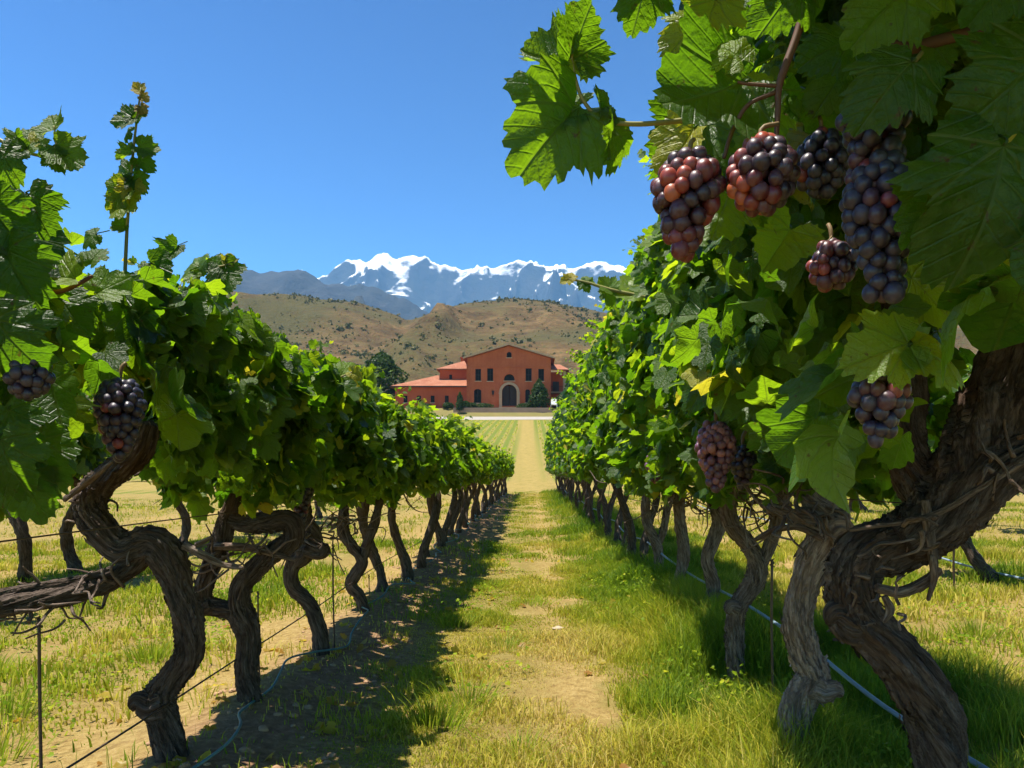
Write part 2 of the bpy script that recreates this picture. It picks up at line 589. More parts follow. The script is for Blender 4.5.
def mount_material(name, snow):
    m, nt = mat_new(name)
    oc = objcoord(nt)
    s = N(nt, 'ShaderNodeSeparateXYZ')
    L(nt, oc, s.inputs[0])
    n1 = noise(nt, oc, 0.0016, 6, 0.6)
    n2 = noise(nt, oc, 0.009, 6, 0.7)
    c = ramp(nt, n2, [(0.3, (0.018, 0.024, 0.030)), (0.6, (0.042, 0.044, 0.045)), (0.8, (0.085, 0.078, 0.07))])
    veg = M(nt, 'MULTIPLY', M(nt, 'SUBTRACT', n1, 0.45), 4.0, clamp=True)
    c = mix(nt, M(nt, 'MULTIPLY', veg, 0.6), c, (0.035, 0.045, 0.03))
    if snow:
        g = N(nt, 'ShaderNodeNewGeometry')
        sn = N(nt, 'ShaderNodeSeparateXYZ')
        L(nt, g.outputs['Normal'], sn.inputs[0])
        z = M(nt, 'ADD', s.outputs[2], M(nt, 'MULTIPLY', M(nt, 'SUBTRACT', n2, 0.5), 700.0))
        z = M(nt, 'ADD', z, M(nt, 'MULTIPLY', M(nt, 'SUBTRACT', n1, 0.5), 420.0))
        z = M(nt, 'ADD', z, M(nt, 'MULTIPLY', M(nt, 'SUBTRACT', sn.outputs[2], 0.80), 1500.0))
        f = M(nt, 'DIVIDE', M(nt, 'SUBTRACT', z, 1215.0), 170.0, clamp=True)
        c = mix(nt, f, c, (0.88, 0.90, 0.93))
    finish(nt, c, 0.9, bump(nt, n2, 0.8, 30.0), 0.1)
    return m


def mountain(name, pts, y0, front, back, mat, seed, amp, nx, ny, per):
    px, pz = px_profile(pts, y0)

    def zf(x, y):
        r = np.interp(x, px, pz)
        w = 0.25 * front * vnoise(x / (per * 1.6), 0 * x + seed, 0, seed)
        f = np.where(y < y0, np.clip(1 - (y0 - y) / (front + w), 0, 1) ** 1.15, np.clip(1 - (y - y0) / back, 0, 1))
        n = ridged(x / per + 0.35 * vnoise(x / per, y / per, 0, seed + 50), y / per * 0.6, 7, seed) - 1.0
        k = sstep(0.0, 0.25, f) * (1.0 - 0.93 * sstep(0.5, 0.95, f))
        jag = 14 * fbm(x / 95, 0 * x + seed, 0, 4, seed + 20, 0.6) * sstep(0.7, 1.0, f)
        sp = (ridged(x / 300 + 0.4 * vnoise(x / 260, y / 260, 0, seed + 33), y / 620, 5, seed + 31) - 1.0) * amp * 0.42 * sstep(0.05, 0.4, f) * (1.0 - 0.75 * sstep(0.75, 1.0, f))
        return 5.0 + (r - 5) * f + jag + sp + n * amp * k + amp * 0.035 * fbm(x / 110, y / 110, 0, 4, seed + 9) * k ** 0.3
    xs = np.linspace(px[0], px[-1], nx)
    ys = np.linspace(y0 - front * 1.25, y0 + back, ny)
    V, F = grid(xs, ys, zf)
    return kind(fastmesh(name, V, F, mat), 'structure')


mountain('dark_mountain_range', [(-900, 320), (-500, 290), (-200, 300), (0, 290), (120, 286), (180, 283), (205, 280), (225, 272), (243, 267), (258, 271), (272, 271), (290, 266.5), (304, 268), (320, 276), (345, 281), (372, 289), (400, 300), (430, 312), (470, 332), (560, 372), (700, 420)], 2900, 1500, 900, mount_material('dark_mountain_rock', False), 61, 190, 420, 150, 520)
mountain('snow_mountains', [(-500, 330), (0, 310), (180, 300), (280, 283), (330, 271), (350, 264), (366, 263), (380, 257), (396, 255), (408, 252), (420, 255), (432, 260), (447, 259), (462, 264), (480, 263), (497, 259), (512, 257), (524, 255.5), (540, 261), (556, 264), (574, 267), (592, 263), (612, 263), (640, 268), (700, 272), (800, 262), (950, 275), (1250, 300)], 6000, 2600, 1500, mount_material('snow_mountain_rock', True), 77, 520, 900, 300, 620)

# the air itself: far things fade to blue in it
hz, hnt = mat_new('haze_air')
pv = N(hnt, 'ShaderNodeVolumePrincipled')
pv.inputs['Color'].default_value = (0.25, 0.56, 1.0, 1)
pv.inputs['Density'].default_value = 1.08e-4
pv.inputs['Anisotropy'].default_value = 0.0
ho = N(hnt, 'ShaderNodeOutputMaterial')
L(hnt, pv.outputs[0], ho.inputs['Volume'])
hbm = bmesh.new()
bmesh.ops.create_cube(hbm, size=1.0)
for v in hbm.verts:
    v.co.x *= 18400
    v.co.y = (v.co.y + 0.5) * 9400 - 420
    v.co.z = (v.co.z + 0.5) * 1830 - 1.6
haze = kind(bmobj('haze', hbm, hz), 'stuff')


# ------------------------------------------------------------------ leaf templates
HALF = [(0.02, 0.0), (0.09, -0.13), (0.20, -0.22), (0.34, -0.21), (0.46, -0.10), (0.53, 0.04), (0.49, 0.15), (0.60, 0.23), (0.68, 0.40), (0.61, 0.49), (0.50, 0.50), (0.39, 0.53), (0.41, 0.67), (0.31, 0.81), (0.14, 0.91), (0.0, 1.02)]


def outline(lod):
    if lod == 0:
        h = []
        for (a, b) in zip(HALF[:-1], HALF[1:]):
            for k in range(3):
                t = k / 3
                h.append((a[0] + (b[0] - a[0]) * t, a[1] + (b[1] - a[1]) * t))
        h.append(HALF[-1])
        h = np.array(h)
        c = np.array([0, 0.22])
        o = []
        for i, p in enumerate(h):
            q = c + (p - c) * (1 + (0.045 if i % 3 == 0 else -0.03 if i % 3 == 2 else 0.0)) if 2 < i < len(h) - 1 else p
            o.append(q)
        h = np.array(o)
    elif lod == 1:
        h = np.array(HALF)
        c = np.array([0, 0.22])
        for i in range(2, len(h) - 1):
            h[i] = c + (h[i] - c) * (1.03 if i % 2 else 0.97)
    elif lod == 2:
        h = np.array([HALF[i] for i in (0, 2, 4, 6, 8, 11, 13, 15)])
    else:
        h = np.array([(0.0, -0.12), (0.5, -0.12), (0.62, 0.42), (0.0, 1.0)])
    left = h[1:-1][::-1].copy()
    left[:, 0] *= -1
    return np.concatenate([h, left])


def leaf_template(lod, seed):
    r = np.random.default_rng(100 + seed)
    o = outline(lod)
    o = o * (1 + r.uniform(-0.06, 0.06, (len(o), 1)))
    o[:, 0] += r.uniform(-0.12, 0.12) * o[:, 1] ** 2
    c = np.array([0, 0.22])
    rings = {0: (1, 0.78, 0.5, 0.24), 1: (1, 0.55), 2: (1,), 3: (1,)}[lod]
    n = len(o)
    uv = np.concatenate([c + (o - c) * k for k in rings] + [c[None]])
    F = []
    for k in range(len(rings) - 1):
        a, b = k * n, (k + 1) * n
        for i in range(n):
            j = (i + 1) % n
            F += [(a + i, a + j, b + j), (a + i, b + j, b + i)]
    a = (len(rings) - 1) * n
    cc = len(uv) - 1
    F += [(a + i, a + (i + 1) % n, cc) for i in range(n)]
    u, v = uv[:, 0], uv[:, 1]
    ang = np.arctan2(u, v - 0.22)
    rad = np.hypot(u, v - 0.22)
    fold = r.uniform(-0.1, 0.7)
    curl = r.uniform(-0.25, 0.75)
    ph, ph2 = r.uniform(0, 6, 2)
    w = fold * np.abs(u) - curl * (rad ** 2) * (0.6 + 0.6 * (v > 0.2)) + 0.10 * np.sin(3 * ang + ph) * rad + 0.05 * np.sin(7 * ang + ph2) * rad ** 1.5
    w += 0.18 * r.uniform(-1, 1) * u
    if lod <= 1:
        w += 0.045 * np.cos(ang * 5) * rad
    P3 = np.stack([u, v, w], 1)
    return P3, np.array(F), uv


LT = {l: [leaf_template(l, s) for s in range(k)] for l, k in ((0, 10), (1, 12), (2, 8), (3, 4))}


def norm(a):
    return a / np.maximum(np.linalg.norm(a, axis=-1, keepdims=True), 1e-9)


def add_leaves(G, pos, nrm, tip, size, lod, rnd, r=rng):
    pos, nrm, tip = np.asarray(pos, float), norm(np.asarray(nrm, float)), np.asarray(tip, float)
    tip = norm(tip - (tip * nrm).sum(1, keepdims=True) * nrm)
    right = np.cross(tip, nrm)
    T = LT[lod]
    which = r.integers(0, len(T), len(pos))
    flip = r.choice([-1.0, 1.0], len(pos))
    for k, (p3, F, uv) in enumerate(T):
        idx = np.nonzero(which == k)[0]
        if not len(idx):
            continue
        s = size[idx][:, None, None]
        V = pos[idx][:, None, :] + s * (p3[None, :, 0:1] * right[idx][:, None, :] + p3[None, :, 1:2] * tip[idx][:, None, :] + p3[None, :, 2:3] * nrm[idx][:, None, :])
        nv = len(p3)
        FF = (F[None] + (np.arange(len(idx)) * nv)[:, None, None]).reshape(-1, 3)
        A = np.zeros((len(idx), nv, 3))
        A[..., :2] = uv[None]
        A[..., 2] = rnd[idx][:, None]
        G.add(V.reshape(-1, 3), FF, A.reshape(-1, 3))


def leaf_rnd(n, r, lo=0.0):
    a = r.beta(2.0, 2.6, n) * 0.92 + lo
    k = r.random(n) < 0.02
    a[k] = r.uniform(0.93, 1.0, k.sum())
    return np.clip(a, 0, 1)


def canopy(n, y0, y1, xc, hw, z0, z1, size, lod, seed, keep=None, top_amp=0.16, G=None, light=0.0, shoots=9, shoot_len=1.0):
    r = np.random.default_rng(seed)
    G = G or Geo()
    y = r.uniform(y0, y1, n)
    q = r.random(n) ** 0.9
    top = z1 + top_amp * (vnoise(y * 2.3, 0 * y + seed, 0, seed) + 0.7 * vnoise(y * 6.1, 0 * y, 0, seed + 1))
    bot = z0 + 0.10 * vnoise(y * 3.1, 0 * y + 7, 0, seed + 2)
    z = bot + (top - bot) * q
    side = r.choice([-1.0, 1.0], n)
    prof = np.clip(1.15 * np.sin(PI * np.clip(q * 0.86 + 0.12, 0, 1)) ** 0.5, 0.25, 1.0)
    lump = 1 + 0.42 * vnoise(y * 2.7, z * 2.7, side * 3, seed + 3) + 0.18 * vnoise(y * 6.5, z * 6.5, side * 3, seed + 4)
    x = xc + side * hw * prof * lump * (1 - 0.75 * r.random(n) ** 2.2)
    pos = np.stack([x, y, z], 1)
    nr = r.normal(0, 1, (n, 3))
    nrm = np.stack([side * 0.95, 0 * y - 0.12, 0.55 + 0.9 * (q > 0.86)], 1) + nr * 0.72
    tip = np.stack([side * 0.35, 0 * y, 0 * y - 0.9], 1) + r.normal(0, 0.65, (n, 3))
    solid = vnoise(y * 4.2, z * 4.2, x * 4.2, seed + 8) + 0.4 * vnoise(y * 9, z * 9, x * 9, seed + 9) > -0.30 + 0.25 * (r.random(n) - 0.5)
    pos, nrm, tip, q = pos[solid], nrm[solid], tip[solid], q[solid]
    n = len(pos)
    # leaf blades hang from the petiole: shift so their middle sits at pos
    sz = size * r.uniform(0.6, 1.22, n)
    pos = pos - 0.35 * sz[:, None] * norm(tip)
    if keep is not None:
        k = keep(pos, sz)
        pos, nrm, tip, sz = pos[k], nrm[k], tip[k], sz[k]
    tone = leaf_rnd(len(pos), r, light)
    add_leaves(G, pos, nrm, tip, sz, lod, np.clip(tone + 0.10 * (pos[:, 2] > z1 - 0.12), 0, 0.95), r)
    if not hasattr(G, 'sh'):
        G.sh = Geo()
    for k in range(shoots):
        yy, sd = r.uniform(y0, y1), r.choice([-1.0, 1.0])
        b = np.array([xc + sd * hw * r.uniform(0.1, 0.9), yy, r.uniform(z1 - 0.18, z1 + 0.02)])
        dr = norm(np.array([sd * r.uniform(0.0, 0.9), r.normal(0, 0.6), r.uniform(0.5, 1.3)]))
        ln = r.uniform(0.22, 0.52) * shoot_len
        pts = [b + dr * ln * t + np.array([0, 0, -0.35 * ln * t * t]) for t in (0, 0.3, 0.6, 0.85, 1.0)]
        if keep is not None and not keep(np.array(pts[2:3]), np.array([0.02]))[0]:
            continue
        if lod <= 2:
            tube(G.sh, pts, [0.004, 0.0035, 0.003, 0.002, 0.001], 2, 5)
            G.add(G.sh.V[-1], G.sh.F[-1] - (G.sh.n - len(G.sh.V[-1])), np.tile([0.3, 0.31, 0.84], (len(G.sh.V[-1]), 1)))
        m = int(9 + 5 * r.random())
        tt = np.linspace(0.1, 1.0, m)
        pp = np.stack([np.interp(tt, (0, 0.3, 0.6, 0.85, 1.0), [p[i] for p in pts]) for i in range(3)], 1)
        al = np.where(np.arange(m) % 2 == 0, 1.0, -1.0)[:, None]
        sidev = norm(np.cross(dr, np.array([0.3, 1.0, 0.2]))) * al
        tp = sidev + dr * 0.3 + r.normal(0, 0.3, (m, 3)) - np.array([0, 0, 0.3])
        nn = r.normal(0, 0.6, (m, 3)) + np.array([0, -0.3, 0.7])
        ss = size * (0.85 - 0.55 * tt) * r.uniform(0.8, 1.15, m)
        add_leaves(G, pp + sidev * 0.02, nn, tp, ss, lod, np.clip(0.5 + 0.45 * tt * r.random(m) + r.normal(0, 0.08, m), 0, 0.97), r)
    return G


# ------------------------------------------------------------------ trunks
def catmull(Pn, Rn, per):
    Pn, Rn = np.asarray(Pn, float), np.asarray(Rn, float)
    D = np.concatenate([Pn, Rn[:, None]], 1)
    E = np.concatenate([[2 * D[0] - D[1]], D, [2 * D[-1] - D[-2]]])
    out = []
    for i in range(1, len(E) - 2):
        p0, p1, p2, p3 = E[i - 1:i + 3]
        for k in range(per):
            t = k / per
            out.append(0.5 * ((2 * p1) + (-p0 + p2) * t + (2 * p0 - 5 * p1 + 4 * p2 - p3) * t * t + (-p0 + 3 * p1 - 3 * p2 + p3) * t ** 3))
    out.append(D[-1])
    out = np.array(out)
    return out[:, :3], np.maximum(out[:, 3], 0.0008)


def tube(G, Pn, Rn, per=6, ns=12, ridge=0.0, lump=0.0, twist=2.0, seed=0, kf=3.2, shag=0):
    p, r = catmull(Pn, Rn, per)
    n = len(p)
    t = norm(np.gradient(p, axis=0))
    nx = np.zeros_like(p)
    ref = np.array([1.0, 0, 0]) if abs(t[0][0]) < 0.8 else np.array([0, 1.0, 0])
    cur = norm(ref - t[0] * (ref @ t[0]))
    for i in range(n):
        cur = norm(cur - t[i] * (cur @ t[i]))
        nx[i] = cur
    by = np.cross(t, nx)
    s = np.concatenate([[0], np.cumsum(np.linalg.norm(np.diff(p, axis=0), axis=1))])
    a = np.arange(ns) * 2 * PI / ns
    A, S = np.meshgrid(a, s)
    R = np.repeat(r[:, None], ns, 1)
    tw = A + twist * S + 0.5 * vnoise(S * 4, 0 * S, 0, seed + 5)
    c, sn = np.cos(tw), np.sin(tw)
    mul = np.ones_like(A)
    if ridge:
        k1 = 1 - np.abs(vnoise(c * kf * 0.55, sn * kf * 0.55, S * 3.0, seed))
        k2 = 1 - np.abs(vnoise(c * kf * 1.5, sn * kf * 1.5, S * 5.0, seed + 1))
        k3 = vnoise(c * kf * 3.4, sn * kf * 3.4, S * 14.0, seed + 7)
        mul += ridge * ((k1 - 0.78) * 1.1 + (k2 - 0.78) * 0.8 + k3 * 0.40)
    if lump:
        mul += lump * vnoise(np.cos(A) * 1.3, np.sin(A) * 1.3, S * 9, seed + 2) + lump * 0.6 * vnoise(np.cos(A) * 2.5, np.sin(A) * 2.5, S * 21, seed + 3)
    R = R * mul
    V = p[:, None, :] + R[..., None] * (np.cos(A)[..., None] * nx[:, None, :] + np.sin(A)[..., None] * by[:, None, :])
    r0 = float(np.median(r))
    at = np.stack([c * r0, sn * r0, S * 0.17 + seed * 1.37], -1)
    i = (np.arange(n - 1)[:, None] * ns + np.arange(ns)[None]).ravel()
    j = (np.arange(n - 1)[:, None] * ns + (np.arange(ns)[None] + 1) % ns).ravel()
    F = np.concatenate([np.stack([i, j, j + ns], 1), np.stack([i, j + ns, i + ns], 1)])
    V = V.reshape(-1, 3)
    at = at.reshape(-1, 3)
    if shag:                                  # loose strips of bark lifting off the stem
        rr_ = np.random.default_rng(seed + 77)
        Vg, Ag = V.reshape(n, ns, 3), at.reshape(n, ns, 3)
        for _ in range(shag):
            ln = int(rr_.integers(max(4, n // 14), max(6, n // 4)))
            if n - ln < 4:
                continue
            i0, j0 = int(rr_.integers(1, n - ln - 1)), rr_.integers(0, ns)
            wd = int(rr_.integers(1, 3))
            dj = rr_.uniform(-0.10, 0.02)
            up = [(0.0, 1.0), (1.0, 0.0), (0.6, 0.6), (0.1, 0.1)][rr_.integers(0, 4)]
            A1, B1, AA = [], [], []
            for k in range(ln + 1):
                t_ = k / ln
                lift = 0.0015 + 0.012 * (up[0] * (1 - t_) ** 4 + up[1] * t_ ** 4) * rr_.uniform(0.8, 1.2)
                c_ = p[i0 + k]
                jj = int(j0 + dj * k) % ns
                for lst, q_, ex in ((A1, Vg[i0 + k, jj], 0.0), (B1, Vg[i0 + k, (jj + wd) % ns], 0.0)):
                    lst.append(q_ + norm(q_ - c_) * lift)
                AA.append(Ag[i0 + k, jj] + np.array([0.01, 0.02, 0.0]))
            m_ = ln + 1
            RV = np.array(A1 + B1)
            q_ = np.arange(ln)
            RF = np.concatenate([np.stack([q_, q_ + 1, q_ + 1 + m_], 1), np.stack([q_, q_ + 1 + m_, q_ + m_], 1)])
            G.add(RV, RF, np.array(AA + [a_ + np.array([0.006, 0, 0]) for a_ in AA]))
    V = np.concatenate([V, p[:1], p[-1:] + t[-1:] * r[-1] * 0.6])
    at = np.concatenate([at, at[:1], at[-1:]])
    m = n * ns
    q = np.arange(ns)
    F = np.concatenate([F, np.stack([q * 0 + m, (q + 1) % ns, q], 1), np.stack([q * 0 + m + 1, (n - 1) * ns + q, (n - 1) * ns + (q + 1) % ns], 1)])
    G.add(V, F, at)


def canes(G, c, n, spread, seed, r0=0.007):
    """the tangle of old tendrils and pruned canes at the head of a vine"""
    r = np.random.default_rng(seed)
    for k in range(n):
        a = np.array(c) + r.normal(0, 0.03, 3)
        d = norm(np.array([r.normal(0, 0.6), r.normal(0, 1.0), r.normal(0, 0.35)]))
        pts = [a]
        for j in range(4):
            d = norm(d + r.normal(0, 0.5, 3))
            pts.append(pts[-1] + d * spread * r.uniform(0.15, 0.35))
        tube(G, pts, np.linspace(r0 * r.uniform(0.6, 1.2), r0 * 0.4, 5), 3, 5, seed=int(seed + k))


ORD = ['first', 'second', 'third', 'fourth', 'fifth', 'sixth', 'seventh', 'eighth', 'ninth', 'tenth', 'eleventh', 'twelfth', 'thirteenth', 'fourteenth', 'fifteenth', 'sixteenth', 'seventeenth', 'eighteenth', 'nineteenth', 'twentieth', 'twenty-first', 'twenty-second', 'twenty-third', 'twenty-fourth', 'twenty-fifth', 'twenty-sixth', 'twenty-seventh', 'twenty-eighth', 'twenty-ninth', 'thirtieth']
GL, GR = 'vines in the row left of the path', 'vines in the row right of the path'


def proj(p):
    d = np.maximum(p[:, 1], 0.05)
    return VX + p[:, 0] * FPX / d, VY - (p[:, 2] - EYE) * FPX / d


def pix(pts, d):
    """pixel polyline [(px, py, radius_px [, depth])] to points and radii"""
    Pp, R = [], []
    for q in pts:
        dd = q[3] if len(q) > 3 else d
        Pp.append(P(q[0], q[1], dd))
        R.append(q[2] * dd / FPX)
    return Pp, R


def hero_vine(label, group, base_d, base_px, stems, extra, fol, canes_at=(), bark='bark'):
    """stems: list of pixel polylines; built with carved bark"""
    b = P(base_px[0], base_px[1], base_d)
    b[2] = float(H(b[0], b[1])) - 0.03
    v = thing('grape_vine', label, 'vine', tuple(b), group)
    G = Geo()
    for k, (pts, d) in enumerate(stems):
        pp, rr = pix(pts, d)
        if k == 0:
            foot = pp[0].copy()
            low = foot[2] > b[2] - 0.02
            if low:
                pp = [np.array([foot[0], foot[1], b[2] - 0.03])] + pp
                rr = [rr[0] * 1.25] + rr
        rr = np.array(rr) * 0.80
        fine = base_d < 4.2
        tube(G, pp, rr, 26 if fine else 12, 72 if fine else 30, ridge=0.26, lump=0.10, twist=3.4, seed=int(base_d * 100) + k * 11, kf=4.0, shag=(90 if k == 0 else 26) if fine else 0)
    G.build('trunk', MT[bark], v, b)
    if extra or canes_at:
        C = Geo()
        for pts, d in extra:
            pp, rr = pix(pts, d)
            tube(C, pp, rr, 10, 14, ridge=0.2, lump=0.15, twist=4, seed=int(base_d * 77) + 3, kf=3)
        for i, (cx, cyy, cd, n, sp) in enumerate(canes_at):
            canes(C, P(cx, cyy, cd), n, sp, int(base_d * 91) + i * 50)
        C.build('cane_tangle', MT['bark'], v, b)
    if fol:
        fol.build('foliage', MT['leaf'], v, b)
    return v, b


# which near leaves stand clear of the open sky and of the view down the alley
def keep_right(pos, sz):
    px, py = proj(pos)
    m = 45 * sz / 0.12
    lim = np.interp(py, [-400, -20, 20, 45, 130, 200, 250, 300, 350, 400, 450, 500], [640, 660, 705, 690, 680, 690, 660, 660, 655, 665, 680, 700])
    lim = np.where(pos[:, 1] < 3.7, lim, np.interp(py, [100, 200, 265, 300, 340, 400, 500], [640, 640, 618, 600, 585, 570, 560]))
    ok = px > lim + m * 0.3
    ok &= ~((pos[:, 1] < 2.6) & (py > 455))
    ok &= ~((py > 300) & (px > 905) & (pos[:, 1] < 2.7))            # the big trunk stays in view
    ok &= ~((px > 600) & (px < 830) & (py > 60) & (py < 300) & (pos[:, 1] < 1.3))
    ok &= ~((px > 770) & (px < 970) & (py > 40) & (py < 490) & (pos[:, 1] < 1.2))
    ok &= ~((px > 675) & (px < 765) & (py > 385) & (py < 520) & (pos[:, 1] < 3.4))
    ok &= pos[:, 1] > 0.75
    return ok


def keep_over(pos, sz):
    px, py = proj(pos)
    return (py < -30) | (pos[:, 1] < 0.3) | (px > 1200)


def keep_left(pos, sz):
    px, py = proj(pos)
    lim_y = np.interp(px, [-400, 0, 45, 60, 110, 150, 200, 240, 290, 350, 385], [120, 195, 225, 262, 275, 262, 272, 300, 335, 352, 372])
    ok = py - 20 * sz / 0.12 > lim_y
    ok &= pos[:, 1] > 0.95
    ok &= ~((pos[:, 1] < 2.4) & (py > 505))
    ok &= ~((px > 75) & (px < 168) & (py > 365) & (py < 560) & (pos[:, 1] < 2.85))
    ok &= ~((px > -20) & (px < 80) & (py > 325) & (py < 420) & (pos[:, 1] < 1.5))
    return ok


# --- left row, near vines
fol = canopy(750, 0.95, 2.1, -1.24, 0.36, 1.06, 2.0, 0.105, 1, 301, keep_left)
canopy(1000, 0.8, 2.4, -1.62, 0.36, 1.45, 2.35, 0.12, 1, 302, lambda p, s_: proj(p)[0] < -80, G=fol, shoots=0)  # extra leaves out of view, added to shade those at the left edge
hero_vine('vine at the left edge of the photo, only its dark leaves showing', GL, 1.55, (-60, 860),
          [([(-92, 900, 30), (-110, 760, 28), (-80, 640, 26), (-100, 540, 25), (-90, 470, 18)], 1.55)], [], fol)
fol = canopy(2300, 2.0, 3.2, -1.24, 0.34, 1.06, 1.84, 0.088, 1, 311, keep_left, shoots=22, shoot_len=1.15)
vL1, bL1 = hero_vine('thick twisted vine nearest in the left row, one long arm reaching to the left edge', GL, 2.8, (180, 785),
    [([(184, 800, 21), (177, 768, 20), (163, 722, 20), (158, 700, 21), (172, 678, 18), (187, 656, 17), (189, 625, 18), (180, 592, 18), (172, 568, 20), (154, 543, 20), (124, 549, 18), (104, 534, 19), (90, 512, 20), (94, 490, 18), (116, 472, 17), (140, 452, 15), (150, 425, 12)], 2.8),
     ([(166, 702, 19), (152, 705, 18), (140, 700, 13), (131, 707, 6)], 2.78),
     ([(150, 548, 14), (130, 566, 13), (104, 583, 12, 2.75), (70, 594, 12, 2.65), (35, 601, 12, 2.55), (-10, 610, 13, 2.45), (-60, 622, 13, 2.35)], 2.8),
     ([(112, 572, 7), (80, 580, 6, 2.7), (40, 588, 7, 2.6), (-10, 596, 8, 2.5), (-50, 604, 8, 2.4)], 2.74)],
    [([(64, 500, 3), (90, 480, 3), (112, 462, 2)], 2.7), ([(184, 545, 5), (205, 556, 4), (224, 565, 3), (243, 568, 2)], 2.8), ([(196, 545, 3), (212, 537, 2)], 2.8)], fol,
    [(60, 598, 2.62, 9, 0.16), (20, 606, 2.5, 7, 0.14), (110, 580, 2.74, 8, 0.16), (85, 500, 2.8, 6, 0.12)], bark='bark_dark')
fol = canopy(1900, 3.1, 4.1, -1.24, 0.33, 1.0, 1.74, 0.088, 1, 321, keep_left, shoots=20, shoot_len=1.1)
vL2, bL2 = hero_vine('second vine in the left row, forked low with a hooked outer limb', GL, 3.45, (255, 722),
    [([(256, 730, 17), (254, 718, 15), (246, 672, 14), (249, 632, 14.5), (239, 603, 14), (244, 580, 13), (272, 554, 13), (292, 540, 13), (290, 522, 13), (268, 522, 13), (246, 524, 11), (228, 518, 10)], 3.45),
     ([(247, 640, 11), (234, 614, 11), (207, 604, 11), (203, 590, 11), (211, 566, 11.5), (219, 546, 13), (228, 520, 12), (240, 490, 9)], 3.45),
     ([(212, 606, 9), (203, 610, 9), (196, 614, 5)], 3.43)],
    [([(215, 546, 4), (250, 548, 4), (280, 556, 3), (295, 560, 2)], 3.4)], fol, [(225, 550, 3.4, 12, 0.2), (265, 545, 3.4, 8, 0.2)], bark='bark_dark')
fol = canopy(1500, 4.0, 5.2, -1.24, 0.32, 0.97, 1.62, 0.09, 1, 331, keep_left, shoots=18)
hero_vine('third vine in the left row with a knobbly dark head', GL, 4.45, (322, 668),
    [([(323, 676, 12), (322, 664, 10.5), (319, 632, 9.5), (311, 607, 9.5), (293, 586, 9.5), (293, 566, 10), (304, 554, 13), (312, 540, 13), (304, 515, 11), (302, 470, 8)], 4.45),
     ([(306, 548, 12), (320, 552, 11), (326, 546, 7)], 4.4)], [], fol, [(305, 535, 4.4, 12, 0.25), (330, 530, 4.45, 8, 0.25)], bark='bark_dark')
fol = canopy(1500, 5.1, 6.5, -1.24, 0.31, 0.94, 1.49, 0.09, 1, 341, keep_left, shoots=14)
hero_vine('fourth vine in the left row with a kinked trunk and a twin stem', GL, 5.7, (367, 625),
    [([(367, 632, 9), (366, 622, 8), (360, 598, 7.5), (351, 583, 7.5), (362, 562, 7.5), (352, 546, 7), (343, 530, 7.5), (345, 500, 6)], 5.7),
     ([(363, 562, 6), (366, 547, 6), (374, 524, 6), (380, 500, 5)], 5.7)], [], fol, [(355, 525, 5.65, 12, 0.3)], bark='bark_dark')

# --- right row, near vines
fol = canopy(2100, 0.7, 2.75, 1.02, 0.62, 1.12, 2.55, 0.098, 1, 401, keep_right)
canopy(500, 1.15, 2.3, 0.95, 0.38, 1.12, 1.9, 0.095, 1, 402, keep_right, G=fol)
canopy(1150, -0.2, 2.6, 0.92, 0.50, 1.95, 2.75, 0.125, 1, 403, keep_over, G=fol, shoots=0)  # unseen leaves overhead, added to shade the upper right
canopy(620, 0.25, 1.7, 0.86, 0.56, 1.72, 2.25, 0.12, 1, 405, keep_over, G=fol, shoots=0)  # second unseen layer, added to keep the long dark bunch in shade
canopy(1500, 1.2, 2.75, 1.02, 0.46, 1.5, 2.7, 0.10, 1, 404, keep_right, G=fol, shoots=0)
vR0, bR0 = hero_vine('huge gnarled vine at the right edge whose trunk bends double beside the camera', GR, 2.1, (945, 870),
    [([(965, 880, 34), (957, 830, 32), (944, 775, 31), (934, 718, 32), (903, 664, 33), (862, 622, 31), (852, 588, 30), (866, 556, 33), (903, 540, 36), (944, 510, 44), (980, 455, 50), (1010, 390, 48), (1028, 310, 40), (1030, 230, 26)], 2.1),
     ([(868, 626, 26), (850, 626, 22), (836, 614, 15), (828, 622, 7)], 2.08),
     ([(930, 500, 28), (914, 478, 26), (906, 440, 22), (908, 380, 20, 2.2), (896, 320, 17, 2.3), (890, 250, 12, 2.3)], 2.16),
     ([(905, 545, 24), (922, 536, 30), (960, 505, 34), (1000, 470, 32), (1050, 440, 28)], 2.03)],
    [([(876, 588, 5), (900, 592, 6), (922, 584, 6), (940, 570, 4)], 2.0), ([(884, 596, 3), (890, 610, 4), (884, 622, 2)], 2.0), ([(925, 500, 4), (930, 540, 5), (934, 575, 4), (928, 600, 2)], 1.98),
     ([(1024, 462, 4), (980, 488, 3), (930, 516, 3), (850, 530, 2)], 1.97)], fol,
    [(925, 530, 1.97, 10, 0.14), (1010, 465, 1.95, 8, 0.12), (890, 590, 2.0, 6, 0.08)], bark='bark_dark')
fol = canopy(2000, 2.6, 3.5, 1.15, 0.46, 1.02, 2.7, 0.108, 1, 411, keep_right)
